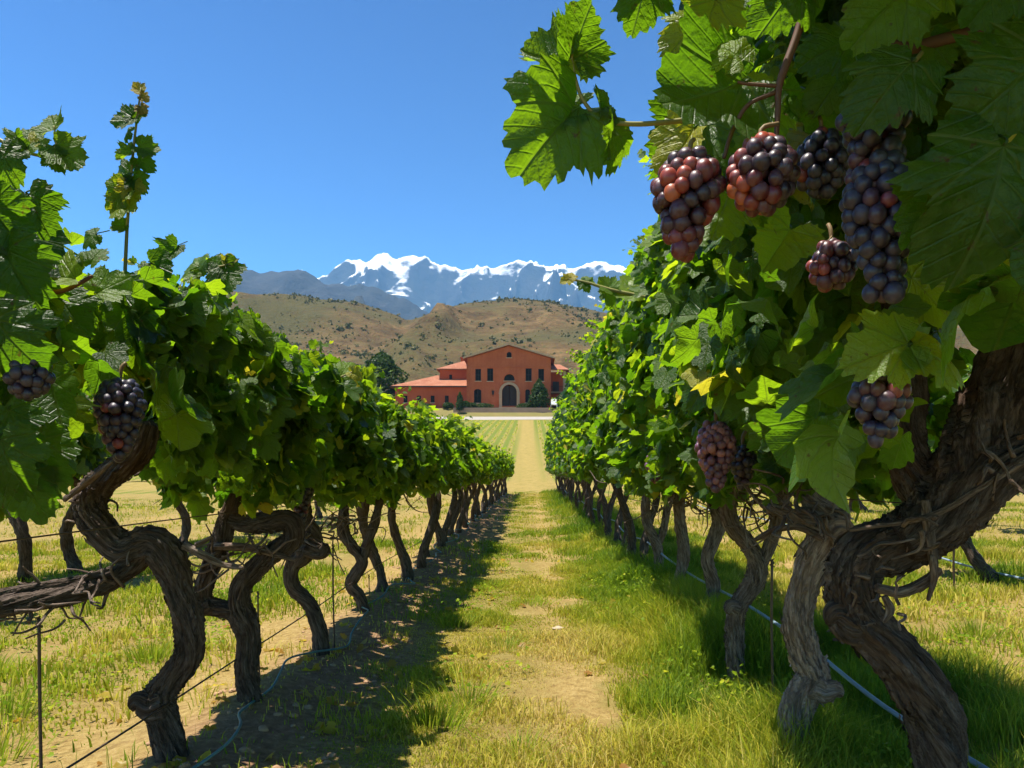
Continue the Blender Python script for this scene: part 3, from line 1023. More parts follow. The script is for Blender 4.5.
vR1, bR1 = hero_vine('pale grey vine left of the huge bent trunk, curving round a torn knot', GR, 2.75, (797, 790),
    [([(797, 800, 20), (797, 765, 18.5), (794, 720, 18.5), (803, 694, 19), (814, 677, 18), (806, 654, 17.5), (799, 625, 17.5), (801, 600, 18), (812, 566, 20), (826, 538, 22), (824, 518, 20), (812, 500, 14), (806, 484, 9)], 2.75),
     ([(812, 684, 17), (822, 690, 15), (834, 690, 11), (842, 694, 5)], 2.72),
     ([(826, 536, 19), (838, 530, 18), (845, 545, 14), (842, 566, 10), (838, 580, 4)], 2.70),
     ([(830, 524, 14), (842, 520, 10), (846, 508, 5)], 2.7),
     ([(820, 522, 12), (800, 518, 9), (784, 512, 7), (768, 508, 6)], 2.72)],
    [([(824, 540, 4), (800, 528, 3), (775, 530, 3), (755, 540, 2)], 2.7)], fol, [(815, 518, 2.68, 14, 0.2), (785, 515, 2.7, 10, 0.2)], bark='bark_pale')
fol = canopy(2200, 3.4, 4.5, 1.15, 0.46, 0.98, 2.75, 0.105, 1, 421, keep_right)
hero_vine('vine just past the pale trunk in the right row, splitting into two stems', GR, 3.93, (739, 693),
    [([(740, 702, 12), (738, 690, 10.5), (735, 652, 10.5), (735, 618, 11), (742, 600, 11), (755, 580, 12), (757, 562, 11), (746, 542, 11), (731, 522, 11), (728, 500, 11), (734, 470, 9)], 3.93),
     ([(754, 576, 9), (765, 556, 8), (773, 536, 8), (780, 512, 9), (784, 490, 8)], 3.93),
     ([(738, 610, 9), (731, 606, 8), (727, 612, 4)], 3.9)], [], fol, [(750, 500, 3.9, 14, 0.25), (780, 510, 3.9, 10, 0.25)])
fol = canopy(2300, 4.4, 5.8, 1.15, 0.47, 0.96, 2.78, 0.105, 1, 431, keep_right)
hero_vine('third vine in the right row with a leaning fluted trunk', GR, 5.18, (701, 639),
    [([(701, 648, 9), (701, 636, 8), (706, 612, 9), (714, 588, 8.5), (707, 560, 8.5), (713, 540, 9), (719, 522, 9), (716, 500, 8), (722, 470, 6)], 5.18)], [], fol, [(715, 505, 5.15, 12, 0.3)])
fol = canopy(2000, 5.7, 7.0, 1.16, 0.46, 0.95, 2.75, 0.105, 1, 441, keep_right)
hero_vine('fourth vine in the right row with an upright, slightly waved trunk', GR, 6.4, (673, 607),
    [([(673, 616, 8), (674, 604, 7), (680, 577, 7), (684, 552, 7.5), (680, 522, 7.5), (679, 497, 7), (682, 470, 5)], 6.4)], [], fol, [(680, 500, 6.35, 12, 0.35)])
fol = canopy(1900, 6.8, 8.2, 1.17, 0.46, 0.94, 2.72, 0.105, 2, 451, keep_right)
hero_vine('fifth vine in the right row with a trunk forked like a Y', GR, 7.6, (656, 585),
    [([(656, 594, 7), (656, 582, 6), (659, 560, 6), (656, 543, 6.5), (648, 525, 6), (646, 502, 6), (650, 475, 5)], 7.6),
     ([(657, 545, 5), (664, 528, 5), (668, 507, 5), (672, 480, 4)], 7.6)], [], fol, [(656, 505, 7.55, 12, 0.35)])


# --- the rest of the rows: a few vines of each kind, then copies
def row_vine(seed, hw, z0, z1, nleaf, size, lod, ln, hgt=0.92, rad=0.055, bend=1.0):
    r = np.random.default_rng(seed)
    v = thing('grape_vine', 'vine', 'vine')
    a = r.uniform(0.07, 0.13) * bend
    ph = r.uniform(0, 6)
    pts, rr = [], []
    for k in range(7):
        t = k / 6
        pts.append(np.array([a * math.sin(ph + 4.2 * t) * (0.4 + t), a * 1.2 * math.sin(ph * 2 + 3.6 * t), -0.06 + t * (hgt + 0.06)]))
        rr.append(rad * (1.25 - 0.6 * min(t, 0.5) + r.uniform(-0.1, 0.12)) * (1.25 if k == 0 else 1))
    G = Geo()
    q = lod <= 2
    off = pts[0] * np.array([1, 1, 0])
    pts = [p - off for p in pts]
    tube(G, pts, rr, 6 if q else 4, 16 if q else 8, ridge=0.3, lump=0.15, twist=3, seed=seed)
    h = pts[-1]
    for s in (-1, 1):
        tube(G, [h - np.array([0, 0, 0.05]), h + np.array([0.03 * s, 0.18 * s, 0.05]), h + np.array([0, 0.42 * s, 0.06 + r.normal(0, 0.03)]), h + np.array([0, 0.66 * s, 0.05])], [rad * 0.7, rad * 0.55, rad * 0.4, rad * 0.3], 3, 8, ridge=0.3, lump=0.2, seed=seed + 3 + s)
    G.build('trunk', MT['bark_dark'], v)
    C = Geo()
    canes(C, h, 10 if q else 5, 0.45, seed + 9, 0.008)
    C.build('cane_tangle', MT['bark'], v)
    F = canopy(nleaf, -ln, ln, 0.0, hw, z0, z1, size, lod, seed + 20, top_amp=0.2, shoots=10)
    F.build('foliage', MT['leaf'] if lod < 3 else MT['leaf_far'], v)
    return v


def copy_vine(root, loc, rz=0.0, sx=1.0, sz=1.0):
    c = root.copy()
    COL.objects.link(c)
    for ch in root.children:
        d = ch.copy()
        COL.objects.link(d)
        d.parent = c
    c.location = loc
    c.rotation_euler = (0, 0, rz)
    c.scale = (sx, 1.0, sz)
    return c


def place_row(protos, x, ys, group, labels, jit=0.05):
    r = np.random.default_rng(int(abs(x) * 100) + 5)
    used = place_row.used
    for i, y in enumerate(ys):
        p = protos[i % len(protos)]
        xx = x + r.uniform(-jit, jit)
        loc = (xx, y, float(H(xx, y)))
        rz = PI if r.random() < 0.5 else 0.0
        s = r.uniform(0.95, 1.06)
        if p in used:
            c = copy_vine(p, loc, rz, s, s)
        else:
            used.append(p)
            c = p
            c.location, c.rotation_euler, c.scale = loc, (0, 0, rz), (s, 1, s)
        tag(c, labels(i), 'vine', group)


place_row.used = []


def seq(a, b, st, seed):
    r = np.random.default_rng(seed)
    o, y = [], a
    while y < b:
        o.append(y)
        y += st * r.uniform(0.9, 1.1)
    return o


def row_labels(side, start, named):
    def f(i):
        k = start + i
        if i < named:
            return f'crooked thin vine, {ORD[k - 1]} from the near end of the {side} row'
        return f'tiny distant vine among the farthest in the row {side} of the path'
    return f


lm = [row_vine(500 + k * 37, 0.30, 0.90, 1.39, 820, 0.105, 2, 0.68, 0.9, 0.044) for k in range(3)]
lf = [row_vine(600 + k * 37, 0.29, 0.88, 1.38, 560, 0.112, 3, 0.62, 0.9, 0.037) for k in range(3)]
rm = [row_vine(700 + k * 37, 0.43, 0.93, 2.68, 1700, 0.105, 2, 0.66, 0.95, 0.044) for k in range(3)]
rf = [row_vine(800 + k * 37, 0.43, 0.93, 2.66, 1000, 0.115, 3, 0.62, 0.95, 0.037) for k in range(3)]
ysL = [6.75, 7.55, 8.45, 9.4] + seq(10.3, 14, 0.95, 3)
ysL2 = seq(ysL[-1] + 1.0, 36.0, 0.85, 4)
place_row(lm, -1.22, ysL, GL, row_labels('left', 5, len(ysL)))
place_row(lf, -1.2, ysL2, GL, row_labels('left', 5 + len(ysL), 12))
ysR = [8.5, 9.35, 10.3, 11.2, 12.1, 13.05]
ysR2 = seq(14.0, 37.0, 0.8, 8)
place_row(rm, 1.17, ysR, GR, row_labels('right', 6, len(ysR)))
place_row(rf, 1.2, ysR2, GR, row_labels('right', 6 + len(ysR), 10))
# rows behind
bl = [row_vine(900 + k * 37, 0.42, 0.9, 1.9, 520, 0.13, 2, 0.75, 0.9, 0.056, 1.6) for k in range(3)]


def far_labels(txts, rest):
    return lambda i: txts[i] if i < len(txts) else rest


place_row(bl, -4.65, [5.4, 7.35, 8.2, 10.4, 12.1, 13.9, 15.8, 17.5], 'vines in the next row to the left', far_labels([
    'leftmost vine standing in the next row to the left, mostly outside the photo', 'vine in the next row left, its trunk above the long arm',
    'leaning vine in the next row left, behind the bend of the nearest vine'], 'vine of the next row to the left, glimpsed between the near trunks'))
place_row(bl, 4.35, [6.0, 7.5], 'vines in the next row to the right', far_labels([
    'vine in the next row right, cut off by the photo edge', 'lone vine in the next row right, just right of the huge bent trunk'], ''))
place_row(bl, 8.4, [13.4, 15.3, 16.6, 18.3, 20.0, 20.7, 21.9, 23.6, 25.2, 27.0], 'vines in the far row to the right', far_labels([], 'small crooked vine of the far row on the right, seen under the near leaves'))

# ------------------------------------------------------------------ leaves, shoots and sprigs that stand out one by one
FR = np.random.default_rng(55)


def big_leaves(parent, b, items, name='leaf', mat='leaf'):
    """items: (petiole px, py, tip px, py, distance, tilt_x, tilt_z, tone)"""
    for it in items:
        x0, y0, x1, y1, d, tx, tz, tone = it
        a, t = P(x0, y0, d), P(x1, y1, d)
        ln = np.linalg.norm(t - a)
        G = Geo()
        add_leaves(G, [a], [np.array([tx, -1.0, tz])], [t - a], np.array([ln * 0.86]), 0, np.array([tone]), FR)
        # petiole
        tdir = norm(t - a)
        e = a - tdir * ln * 0.12 + np.array([0, 0.05, 0.02])
        tube(G, [a, a - tdir * 0.05 * ln, e], [0.0016, 0.0014, 0.0016], 3, 5)
        G.build(name, MT[mat], parent, b)


def sprig(parent, b, stem, d, leaves, name='shoot', mat='shoot'):
    pp, rr = pix(stem, d)
    G = Geo()
    tube(G, pp, rr, 8, 8)
    s = G.build(name, MT[mat], parent, b)
    Lg = Geo()
    for (x0, y0, x1, y1, tx, tz, tone, sq) in leaves:
        a, t = P(x0, y0, d), P(x1, y1, d)
        ln = np.linalg.norm(t - a)
        add_leaves(Lg, [a], [np.array([tx, -1.0, tz])], [t - a], np.array([ln * sq * 0.84]), 0, np.array([tone]), FR)
    if leaves:
        Lg.build('leaves', MT['leaf'], s, b)
    return s


# upper right: hanging sprig against the sky
sprig(vR0, bR0, [(700, 118, 3), (668, 122, 2.8), (632, 124, 2.6), (602, 119, 2.3), (582, 98, 2), (572, 62, 1.6), (574, 45, 1.2)], 1.05, [
    (566, 60, 514, 32, -0.3, 0.5, 0.55, 1.05), (571, 58, 606, 50, 0.5, 0.3, 0.88, 1.1), (572, 60, 588, -12, 0.9, -0.2, 0.35, 0.95),
    (580, 106, 512, 92, -0.3, 0.6, 0.6, 0.9), (576, 108, 505, 196, 0.2, 0.2, 0.45, 1.0), (600, 118, 596, 76, 1.5, 0, 0.4, 0.95), (612, 126, 618, 184, 1.2, 0.1, 0.5, 1.0)])
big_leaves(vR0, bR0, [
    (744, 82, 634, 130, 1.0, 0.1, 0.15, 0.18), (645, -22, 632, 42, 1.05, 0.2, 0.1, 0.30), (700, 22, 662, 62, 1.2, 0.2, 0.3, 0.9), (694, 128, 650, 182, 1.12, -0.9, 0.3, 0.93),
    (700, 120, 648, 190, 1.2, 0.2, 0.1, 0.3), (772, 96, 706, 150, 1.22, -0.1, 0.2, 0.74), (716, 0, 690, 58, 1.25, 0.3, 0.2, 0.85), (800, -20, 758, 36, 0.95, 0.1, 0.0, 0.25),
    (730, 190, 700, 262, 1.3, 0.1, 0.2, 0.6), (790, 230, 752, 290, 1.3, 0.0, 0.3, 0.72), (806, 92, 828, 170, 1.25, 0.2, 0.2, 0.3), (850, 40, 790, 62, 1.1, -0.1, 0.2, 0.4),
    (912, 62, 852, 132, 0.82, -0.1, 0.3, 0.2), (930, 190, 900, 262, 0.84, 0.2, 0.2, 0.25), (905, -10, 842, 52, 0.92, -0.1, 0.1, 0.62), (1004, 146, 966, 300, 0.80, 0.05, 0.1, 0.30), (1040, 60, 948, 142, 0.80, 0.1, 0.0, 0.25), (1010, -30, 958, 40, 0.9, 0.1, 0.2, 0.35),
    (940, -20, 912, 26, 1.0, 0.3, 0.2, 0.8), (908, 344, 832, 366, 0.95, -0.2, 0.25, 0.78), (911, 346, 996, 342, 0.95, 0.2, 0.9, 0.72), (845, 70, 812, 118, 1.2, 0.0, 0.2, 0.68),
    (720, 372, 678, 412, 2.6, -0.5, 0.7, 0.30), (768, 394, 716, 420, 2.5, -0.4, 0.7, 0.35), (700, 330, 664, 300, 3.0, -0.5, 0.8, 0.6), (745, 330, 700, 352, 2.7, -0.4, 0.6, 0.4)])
sprig(vR0, bR0, [(812, -40, 4.5), (800, 25, 4.2), (780, 82, 3.8), (778, 110, 3), (776, 145, 2.4)], 0.97, [], 'cane', 'cane')
sprig(vR0, bR0, [(778, 86, 2.2), (748, 84, 1.8), (738, 82, 1.5)], 0.97, [(742, 60, 712, 28, 0.1, 0.3, 0.86, 1.1)], 'shoot', 'cane')
sprig(vR0, bR0, [(776, 92, 2.4), (748, 105, 2.2), (732, 132, 2.2), (724, 158, 2)], 0.97, [], 'shoot', 'cane')
sprig(vR0, bR0, [(980, 30, 7), (935, 42, 6.5), (905, 48, 6), (875, 36, 5), (850, 15, 5)], 1.1, [(930, 40, 952, 80, 0.2, 0.2, 0.4, 1.0)], 'cane', 'cane')
sprig(vR0, bR0, [(922, 52, 2.2), (910, 70, 2), (908, 92, 1.8), (912, 112, 1.2)], 1.08, [], 'tendril', 'shoot')
# a long shoot with small leaves poking left out of the right row
vR3 = [o for o in COL.objects if o.get('label', '').startswith('third vine in the right row')][0]
bR3 = np.array(vR3.location)
sprig(vR3, bR3, [(668, 306, 2.2), (648, 298, 2), (612, 290, 1.8), (585, 282, 1.3), (566, 279, 0.9)], 4.9, [
    (648, 296, 655, 262, 0.2, 0.5, 0.85, 1.3), (640, 296, 622, 268, -0.2, 0.6, 0.8, 1.2), (612, 290, 600, 276, 0.2, 0.5, 0.75, 1.2), (606, 289, 614, 306, 0.2, 0.5, 0.55, 1.1),
    (590, 284, 582, 272, 0.2, 0.5, 0.7, 1.1), (582, 281, 592, 294, 0.2, 0.4, 0.5, 1.0), (570, 279, 560, 284, 0.2, 0.4, 0.95, 1.2), (570, 280, 572, 268, 0.2, 0.4, 0.96, 1.1)])
# left: sprig at the edge, tall shoot, small sprig above the canopy
vL0 = [o for o in COL.objects if o.get('label', '').startswith('vine at the left edge')][0]
bL0 = np.array(vL0.location)
sprig(vL0, bL0, [(-20, 128, 2.2), (0, 140, 2), (23, 151, 1.8), (47, 156, 1.5), (56, 145, 1.2), (54, 126, 1)], 1.25, [
    (26, 150, 30, 112, 0.3, 0.4, 0.6, 1.0), (30, 150, 2, 132, -0.2, 0.5, 0.94, 1.0), (55, 130, 38, 104, -0.5, 0.6, 0.7, 1.1), (55, 146, 90, 170, 0.5, 0.3, 0.6, 1.0), (50, 154, 66, 172, 0.4, 0.2, 0.4, 1.1), (10, 145, 36, 150, 0.2, 0.2, 0.3, 1.0)])
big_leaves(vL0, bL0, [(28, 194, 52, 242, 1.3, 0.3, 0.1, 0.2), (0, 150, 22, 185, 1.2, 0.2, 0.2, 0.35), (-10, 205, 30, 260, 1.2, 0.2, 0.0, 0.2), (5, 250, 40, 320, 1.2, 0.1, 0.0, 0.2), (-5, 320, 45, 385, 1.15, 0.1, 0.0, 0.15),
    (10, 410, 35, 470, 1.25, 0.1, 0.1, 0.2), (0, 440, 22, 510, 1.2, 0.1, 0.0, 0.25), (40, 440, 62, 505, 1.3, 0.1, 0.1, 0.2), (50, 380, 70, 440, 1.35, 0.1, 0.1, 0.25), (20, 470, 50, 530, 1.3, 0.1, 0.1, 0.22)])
sprig(vL1, bL1, [(124, 300, 2), (126, 250, 1.8), (128, 215, 1.6), (134, 144, 1.3), (141, 88, 0.8)], 2.2, [
    (134, 118, 106, 122, -0.2, 0.4, 0.3, 1.0), (134, 122, 136, 100, 0.1, 0.3, 0.5, 1.0), (131, 132, 114, 130, -0.4, 0.4, 0.3, 1.1), (133, 152, 114, 160, -0.3, 0.4, 0.6, 1.1), (138, 146, 164, 150, 0.4, 0.3, 0.5, 1.0), (138, 158, 156, 170, 0.3, 0.2, 0.3, 1.1),
    (131, 172, 102, 172, -0.3, 0.3, 0.4, 1.0), (133, 176, 148, 196, 0.3, 0.2, 0.45, 1.0), (128, 190, 98, 212, -0.2, 0.3, 0.82, 1.0), (130, 196, 110, 232, -0.1, 0.2, 0.9, 0.9), (131, 184, 134, 214, 0.3, 0.2, 0.95, 0.9), (126, 225, 108, 232, 0, 0.3, 0.5, 1.0),
    (141, 96, 150, 100, 0.3, 0.3, 0.98, 1.2), (140, 106, 146, 116, 0.3, 0.3, 0.99, 1.2), (141, 92, 134, 82, 0.2, 0.3, 0.97, 1.2)])
sprig(vL1, bL1, [(176, 305, 1.8), (192, 284, 1.6), (206, 271, 1.4), (230, 264, 0.8)], 2.6, [
    (200, 276, 182, 252, -0.2, 0.4, 0.7, 1.2), (206, 271, 200, 246, 0.2, 0.4, 0.78, 1.1), (212, 268, 240, 262, 0.3, 0.4, 0.6, 1.0), (222, 266, 238, 300, 0.3, 0.3, 0.4, 1.0), (228, 264, 232, 250, 0.3, 0.3, 0.94, 1.0), (190, 288, 205, 310, 0.1, 0.3, 0.6, 1.2)])
sprig(vL1, bL1, [(40, 293, 2.8), (62, 291, 2.5), (80, 283, 2.2), (92, 276, 1.8)], 1.6, [(75, 278, 22, 266, -0.2, 0.6, 0.82, 1.0), (90, 264, 98, 240, 0.1, 0.4, 0.55, 1.2)], 'cane', 'cane')
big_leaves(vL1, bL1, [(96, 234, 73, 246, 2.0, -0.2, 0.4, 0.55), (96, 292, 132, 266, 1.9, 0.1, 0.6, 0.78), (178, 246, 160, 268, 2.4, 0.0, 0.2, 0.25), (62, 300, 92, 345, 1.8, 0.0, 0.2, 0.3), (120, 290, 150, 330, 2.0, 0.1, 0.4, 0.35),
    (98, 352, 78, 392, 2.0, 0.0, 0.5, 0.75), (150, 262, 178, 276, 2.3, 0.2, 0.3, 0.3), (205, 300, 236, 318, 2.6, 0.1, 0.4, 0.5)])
sprig(vL2, bL2, [(232, 455, 2.2), (262, 432, 2), (292, 410, 1.8), (325, 385, 1.2), (352, 372, 0.8)], 3.4, [
    (292, 410, 318, 440, 0.3, 0.5, 0.6, 1.0), (318, 390, 322, 420, 0.3, 0.4, 0.72, 1.0), (325, 386, 312, 364, 0, 0.4, 0.85, 1.0), (340, 378, 352, 350, 0.2, 0.3, 0.8, 1.0), (350, 372, 366, 378, 0.3, 0.3, 0.94, 1.0), (262, 432, 246, 410, -0.2, 0.4, 0.6, 1.0)])


# ------------------------------------------------------------------ grape bunches
def ico(sub):
    bm = bmesh.new()
    bmesh.ops.create_icosphere(bm, subdivisions=sub, radius=1.0)
    bm.verts.ensure_lookup_table()
    V = np.array([v.co[:] for v in bm.verts])
    F = np.array([[v.index for v in f.verts] for f in bm.faces])
    bm.free()
    return V, F


ICO = {k: ico(k) for k in (2, 3)}
BUNCH_G = 'bunches of grapes hanging in the vines'


def bunch(px, py0, py1, wpx, bpx, d, mat, label, seed, hi=3, lean=0.0, shape='cone', stalk_up=14):
    r = np.random.default_rng(seed)
    s = d / FPX
    top = P(px, py0, d)
    Ln, W, B = (py1 - py0) * s, wpx * s, bpx * s
    g = thing('grape_bunch', label, 'grapes', tuple(top), BUNCH_G)
    pts, rad = [], []
    for _ in range(9000):
        t = r.random()
        prof = {'cone': (0.62 + 0.38 * math.sin(min(t, 0.4) / 0.4 * PI / 2)) * (1 - 0.62 * max(0, t - 0.35) / 0.65), 'round': math.sqrt(max(0.05, 1 - (2 * t - 1) ** 2 * 0.85)), 'long': 0.85 + 0.15 * math.sin(t * 9 + seed) - 0.22 * t}[shape]
        rr = max(B * 0.2, (W / 2) * prof - B / 2) * (1 if r.random() < 0.85 else r.random() ** 0.5)
        a = r.uniform(0, 2 * PI)
        p = np.array([rr * math.cos(a) + lean * t * W, rr * math.sin(a), -(B * 0.5 + t * (Ln - B))])
        bb = B * r.uniform(0.42, 0.56)
        if pts:
            dd = np.linalg.norm(np.array(pts) - p, axis=1)
            if (dd < 0.69 * (np.array(rad) + bb)).any():
                continue
        pts.append(p)
        rad.append(bb)
        if len(pts) > 170:
            break
    V0, F0 = ICO[hi]
    G = Geo()
    S = Geo()
    for p, q in zip(pts, rad):
        el = np.array([r.uniform(0.92, 1.05), r.uniform(0.92, 1.05), r.uniform(0.97, 1.16)])
        ph_ = r.uniform(0, 50)
        dn = 1 + 0.05 * vnoise(V0[:, 0] * 1.3 + ph_, V0[:, 1] * 1.3, V0[:, 2] * 1.3, seed)[:, None]
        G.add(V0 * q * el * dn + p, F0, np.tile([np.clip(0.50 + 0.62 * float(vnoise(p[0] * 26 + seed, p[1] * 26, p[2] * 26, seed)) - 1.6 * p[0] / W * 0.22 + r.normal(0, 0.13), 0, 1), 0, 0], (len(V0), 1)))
    tube(S, [np.array([r.normal(0, 0.01), 0.01, stalk_up * s]), np.array([0, 0.004, stalk_up * s * 0.4]), np.array([lean * 0.3 * W, 0, -Ln * 0.3]), np.array([lean * W * 0.8, 0, -Ln * 0.85])], [1.5 * s + 0.001, 1.6 * s + 0.001, 1.4 * s, 0.8 * s], 4, 6)
    for p in pts[::3]:
        tube(S, [np.array([lean * W * (-p[2] / Ln), 0, min(0, p[2] + B * 0.7)]), p * np.array([0.7, 0.7, 1]) + np.array([0, 0, 0.2 * B])], [0.9 * s, 0.7 * s], 2, 4)
    G.build('berries', MT[mat], g)
    S.build('stalk', MT['stalk'], g)
    return g


bunch(691, 150, 264, 78, 18, 0.97, 'grape_red', 'bunch of reddish grapes lit by the sun, leftmost of the pair against the sky', 1, lean=-0.12)
bunch(762, 134, 217, 74, 18, 0.95, 'grape_red', 'shorter bunch of dark red grapes right beside the sunlit reddish bunch', 2, shape='round')
bunch(874, 105, 306, 88, 19, 0.90, 'grape_dark', 'long bunch of dark blue grapes hanging beside the big shaded leaf', 3, lean=0.12, shape='long')
bunch(832, 236, 294, 52, 15, 1.0, 'grape_red', 'small reddish bunch of grapes tucked behind the long dark bunch', 4, shape='round')
bunch(822, 128, 200, 58, 15, 1.22, 'grape_dark', 'very dark bunch of grapes in shadow, up and left of the long bunch', 9, shape='round')
bunch(880, 366, 449, 64, 17, 1.0, 'grape_dark', 'small bunch of blue grapes hanging below the yellow-green leaf at right', 5, shape='cone')
bunch(716, 420, 494, 44, 9.5, 2.75, 'grape_purple', 'pinkish purple bunch of grapes above the forked trunk in the right row', 6, hi=2)
bunch(743, 444, 492, 32, 9, 2.9, 'grape_dark', 'dark bunch of grapes right behind the pinkish purple one', 7, hi=2)
bunch(29, 350, 402, 46, 12, 1.19, 'grape_dark', 'dark bunch of grapes in the shaded leaves at the left edge', 8, shape='round')
bunch(120, 376, 464, 52, 11.5, 1.75, 'grape_dark', 'dark bunch of grapes above the bent trunk of the nearest left vine', 10, hi=3)
bunch(301, 470, 528, 26, 6.5, 3.9, 'grape_dark', 'dark bunch of grapes over the third trunk of the left row', 11, hi=2)
bunch(655, 452, 486, 22, 6, 5.0, 'grape_purple', 'little purple bunch of grapes low in the right row beyond the pinkish one', 12, hi=2)

# ------------------------------------------------------------------ hoses, wires, stakes
def line_thing(name, label, cat, pts, rad, mat, group=None, per=6):
    o = np.array(pts[0], float)
    G = Geo()
    tube(G, [np.array(p, float) for p in pts], [rad] * len(pts), per, 8)
    ob = G.build(name, mat, None, o)
    return tag(ob, label, cat, group)


MT['hose'] = simple('blue_grey_hose', (0.20, 0.27, 0.33), 0.45, 0.4, 0, 12, 0.3)
MT['teal'] = simple('teal_hose', (0.06, 0.15, 0.16), 0.5, 0.4, 0, 12, 0.4)
MT['wire'] = simple('rusty_wire', (0.09, 0.06, 0.045), 0.55, 0.4, 0.6, 40, 0.4)
HG = 'irrigation hoses along the rows'
line_thing('irrigation_hose', 'blue-grey drip hose hung low along the right row of vines', 'hose',
           [(1.30, 1.2, 0.22)] + [(1.24 + 0.02 * math.sin(y * 2.2), y, 0.30 + 0.03 * math.sin(y * 1.7)) for y in np.arange(1.9, 36, 0.9)], 0.0085, MT['hose'], HG)
line_thing('irrigation_hose', 'pale drip hose lying along the next row to the right', 'hose',
           [(4.42 + 0.03 * math.sin(y * 1.3), y, float(H(4.42, y)) + 0.06 + 0.03 * math.sin(y * 0.9)) for y in np.arange(3.5, 24, 1.1)], 0.011, MT['hose'], HG)
line_thing('irrigation_hose', 'teal drip hose lying at the foot of the left row of vines', 'hose',
           [(-1.15 + 0.07 * math.sin(y * 2.9) + 0.035 * math.sin(y * 7.3), y, float(H(-1.15, y)) + 0.035 + 0.03 * math.sin(y * 5)) for y in np.arange(1.4, 34, 0.22)], 0.0055, MT['teal'], HG)
WG = 'wires strung along the rows'
line_thing('trellis_wire', 'thin dark wire strung shin-high along the left row', 'wire',
           [(-1.27, y, 0.30 + 0.015 * math.sin(y * 1.2) - 0.02 * (y < 3)) for y in np.arange(1.3, 34, 1.1)], 0.0035, MT['wire'], WG)
line_thing('trellis_wire', 'thin wire along the trunk heads of the left row', 'wire', [(-1.2, y, 0.93 + 0.01 * math.sin(y)) for y in np.arange(1.3, 36, 1.3)], 0.0022, MT['wire'], WG)
line_thing('trellis_wire', 'thin wire along the trunk heads of the right row', 'wire', [(1.17, y, 0.99 + 0.01 * math.sin(y)) for y in np.arange(2.4, 36, 1.3)], 0.0022, MT['wire'], WG)
SG = 'thin stakes between the trunks'
for px_, top, d, lab, rr in [(39, 618, 2.55, 'thin rusty stake under the long arm at the left edge', 0.0055), (258, 592, 3.75, 'thin stake behind the forked second trunk of the left row', 0.004), (333, 545, 4.6, 'thin stake between the third and fourth trunks of the left row', 0.005),
                         (369, 575, 6.3, 'short thin stake beyond the fourth trunk of the left row', 0.004), (772, 560, 3.5, 'thin grey stake left of the pale trunk in the right row', 0.006), (954, 545, 7.2, 'thin stake beside the lone trunk of the next row to the right', 0.01)]:
    t = P(px_, top, d)
    z = float(H(t[0], t[1]))
    rod = thing('vine_stake', lab, 'stake', (t[0], t[1], z), SG)
    G = Geo()
    tube(G, [np.array([0.01, 0, -0.05]), np.array([0.0, 0.005, (t[2] - z) * 0.5]), np.array([0, 0, t[2] - z])], [rr] * 3, 4, 7, lump=0.1)
    G.build('rod', MT['wire'], rod)
    G = Geo()
    tube(G, [np.array([rr * 1.6 * math.cos(a), rr * 1.6 * math.sin(a), t[2] - z - 0.03 + a * 0.003]) for a in np.linspace(0, 12, 14)], [rr * 0.45] * 14, 2, 5)
    G.build('tie', MT['wire'], rod)

# ------------------------------------------------------------------ grass
def gdens(x, y):
    b = np.interp(x, [-9, -8, -6.6, -4.7, -3.6, -2.95, -2.45, -1.9, -1.45, -1.1, -0.7, -0.45, -0.15, 0.08, 0.24, 0.42, 0.75, 1.2, 1.7, 2.4, 3.0, 3.5, 5, 9],
                  [0.7, 0.3, 0.8, 0.4, 0.95, 0.22, 0.8, 0.25, 0.05, 0.05, 0.14, 0.85, 0.85, 0.45, 0.3, 0.85, 1.0, 1.0, 0.85, 0.7, 0.3, 0.7, 0.5, 0.7])
    n = 0.45 + 1.25 * fbm(x * 1.5, y * 1.1, 0, 3, 71) + 0.6 * vnoise(x * 5.5, y * 5.5, 0, 72)
    lush = np.interp(x, [0.35, 0.65, 1.5, 1.9], [0, 0.55, 0.55, 0.1])
    return np.clip(np.maximum(b * 1.55 * np.clip(0.42 + n, 0, 1.3), lush), 0, 1.2)


